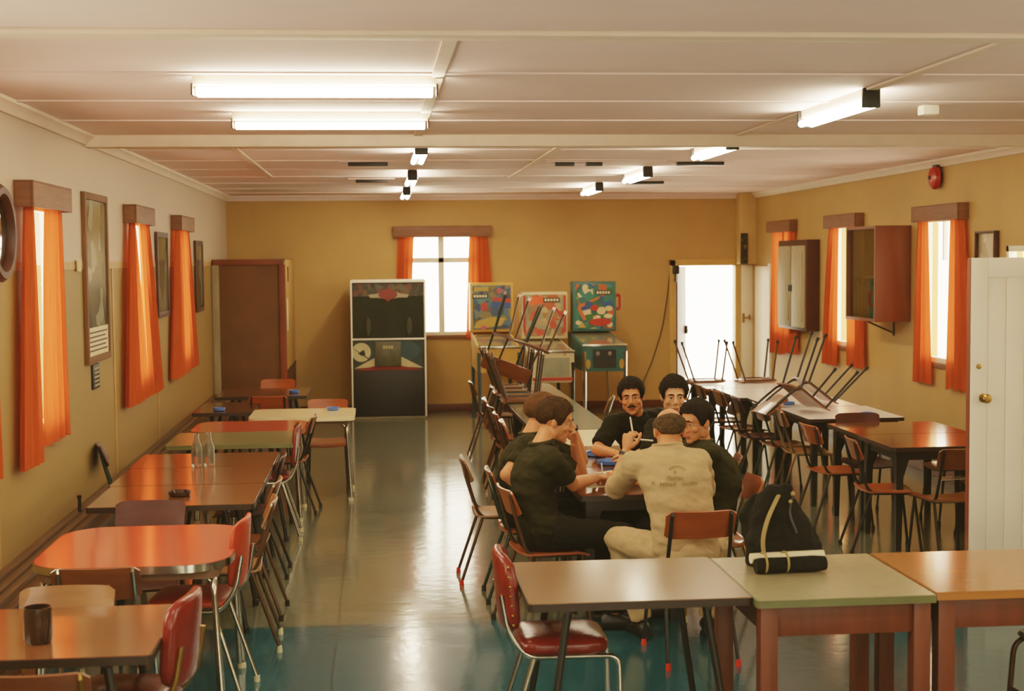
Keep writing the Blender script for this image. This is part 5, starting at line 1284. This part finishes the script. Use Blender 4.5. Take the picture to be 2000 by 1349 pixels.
bm = B(); tube(bm, fillet([(.04, -.05, .32), (.0, -.10, .25), (.03, -.13, .16)], .05), .006, 6, .5); link('closing_cord', bm, M['blackm'], r)
bm = B(); ell(bm, (.035, -.055, .318), (.010, .006, .012)); ell(bm, (.015, -.085, .29), (.009, .006, .009)); link('buckles', bm, M['strap'], r)
r = thing('bedroll', 'dark tied roll with a cream roll behind it, in front of the rucksack', 'bedroll', (1.735, 5.85, T), .06)
bm = B(); tube(bm, [(-.155, 0, .034), (-.13, 0, .034), (0, -.005, .036), (.10, 0, .034), (.155, .004, .034)], [.030, .034, .032, .035, .030], 18); link('dark_roll', bm, M['black_cloth'], r)
bm = B(); tube(bm, [(-.16, .048, .057), (0, .05, .057), (.165, .046, .06)], [.022, .024, .022], 14); link('cream_roll', bm, M['paper'], r)
bm = B()
for x in (-.115, -.02): tube(bm, [(x + .0 * k, .012 + .052 * math.cos(2 * PI * k / 16), .045 + .043 * math.sin(2 * PI * k / 16)) for k in range(17)], .005, 6)
link('tie_cord', bm, M['strap'], r)

# ------------------------------------------------------------------ light
w = bpy.data.worlds.new('overcast_daylight'); S.world = w; w.use_nodes = True
bg = w.node_tree.nodes['Background']; bg.inputs['Color'].default_value = (1.0, .89, .66, 1); bg.inputs['Strength'].default_value = 7.5
def lamp(name, kind, loc, rot, energy, col=(1, .9, .74), size=1., size_y=None, portal=False):
    l = bpy.data.lights.new(name, kind); l.energy = energy; l.color = col
    if kind == 'AREA':
        l.shape = 'RECTANGLE'; l.size = size; l.size_y = size_y or size
        if portal: l.cycles.is_portal = True
    o = bpy.data.objects.new(name, l); COL.objects.link(o); o.location = loc; o.rotation_euler = rot
    return o
for a, b in LW: lamp('window_daylight', 'AREA', (XL - .16, (a + b) / 2, (ZW0 + ZW1) / 2), (0, -PI / 2, 0), 1, size=ZW1 - ZW0, size_y=b - a, portal=True)
for a, b in RW: lamp('window_daylight', 'AREA', (XR + .16, (a + b) / 2, (ZW0 + ZW1) / 2), (0, PI / 2, 0), 1, size=ZW1 - ZW0, size_y=b - a, portal=True)
lamp('window_daylight', 'AREA', ((BW[0] + BW[1]) / 2, YB + .16, (BW[2] + BW[3]) / 2), (-PI / 2, 0, 0), 1, size=BW[1] - BW[0], size_y=BW[3] - BW[2], portal=True)
lamp('door_daylight', 'AREA', ((BD[0] + BD[1]) / 2, YB + .17, .99), (-PI / 2, 0, 0), 1, size=BD[1] - BD[0], size_y=1.98, portal=True)
for x in (0, 3.2): lamp('window_daylight', 'AREA', (x, YF - .16, 1.7), (PI / 2, 0, 0), 1, size=2, size_y=1.4, portal=True)
# unseen fill lamps added under the near ceiling to raise the general brightness
for y in (-1.5, 1.5, 4.0):
    for x in (-.2, 3.2): lamp('fill_lamp', 'AREA', (x, y, ZC - .12), (0, 0, 0), 12, size=1.2, size_y=.2)

# ------------------------------------------------------------------ camera: 50 mm lens at head height on a step
cam = bpy.data.cameras.new('camera'); co = bpy.data.objects.new('camera', cam); COL.objects.link(co); S.camera = co
cam.sensor_width = 36; cam.lens = 36 * 2778 / 2000; cam.clip_end = 200
yaw, pitch, roll = .094373, .060047, -.0095
F = V((math.sin(yaw) * math.cos(pitch), math.cos(yaw) * math.cos(pitch), -math.sin(pitch))); R0 = V((math.cos(yaw), -math.sin(yaw), 0)); U0 = R0.cross(F)
Rv = R0 * math.cos(roll) + U0 * math.sin(roll); Uv = U0 * math.cos(roll) - R0 * math.sin(roll)
co.matrix_world = Matrix(((Rv.x, Uv.x, -F.x, 0), (Rv.y, Uv.y, -F.y, 0), (Rv.z, Uv.z, -F.z, 2.08), (0, 0, 0, 1)))
cam.dof.use_dof = True; cam.dof.focus_distance = 8.6; cam.dof.aperture_fstop = 3.6

vs = S.view_settings; vs.view_transform = 'Filmic'; vs.look = 'Medium High Contrast'; vs.exposure = .68
# print response of the old colour photograph: lifted warm blacks, cream whites
vs.use_curve_mapping = True
cm = vs.curve_mapping
for ci, pts in ((0, ((0, .009), (1, 1.0))), (1, ((0, .007), (1, .97))), (2, ((0, .0035), (1, .93)))):
    c = cm.curves[ci]
    while len(c.points) > 2: c.points.remove(c.points[1])
    c.points[0].location = pts[0]; c.points[-1].location = pts[-1]
    for q in pts[1:-1]: c.points.new(*q)
cm.update()
S.cycles.max_bounces = 10; S.cycles.diffuse_bounces = 5; S.cycles.glossy_bounces = 4; S.cycles.transmission_bounces = 6; S.cycles.transparent_max_bounces = 12
S.cycles.caustics_reflective = False; S.cycles.caustics_refractive = False; S.cycles.sample_clamp_indirect = 8.
S.cycles.use_denoising = True
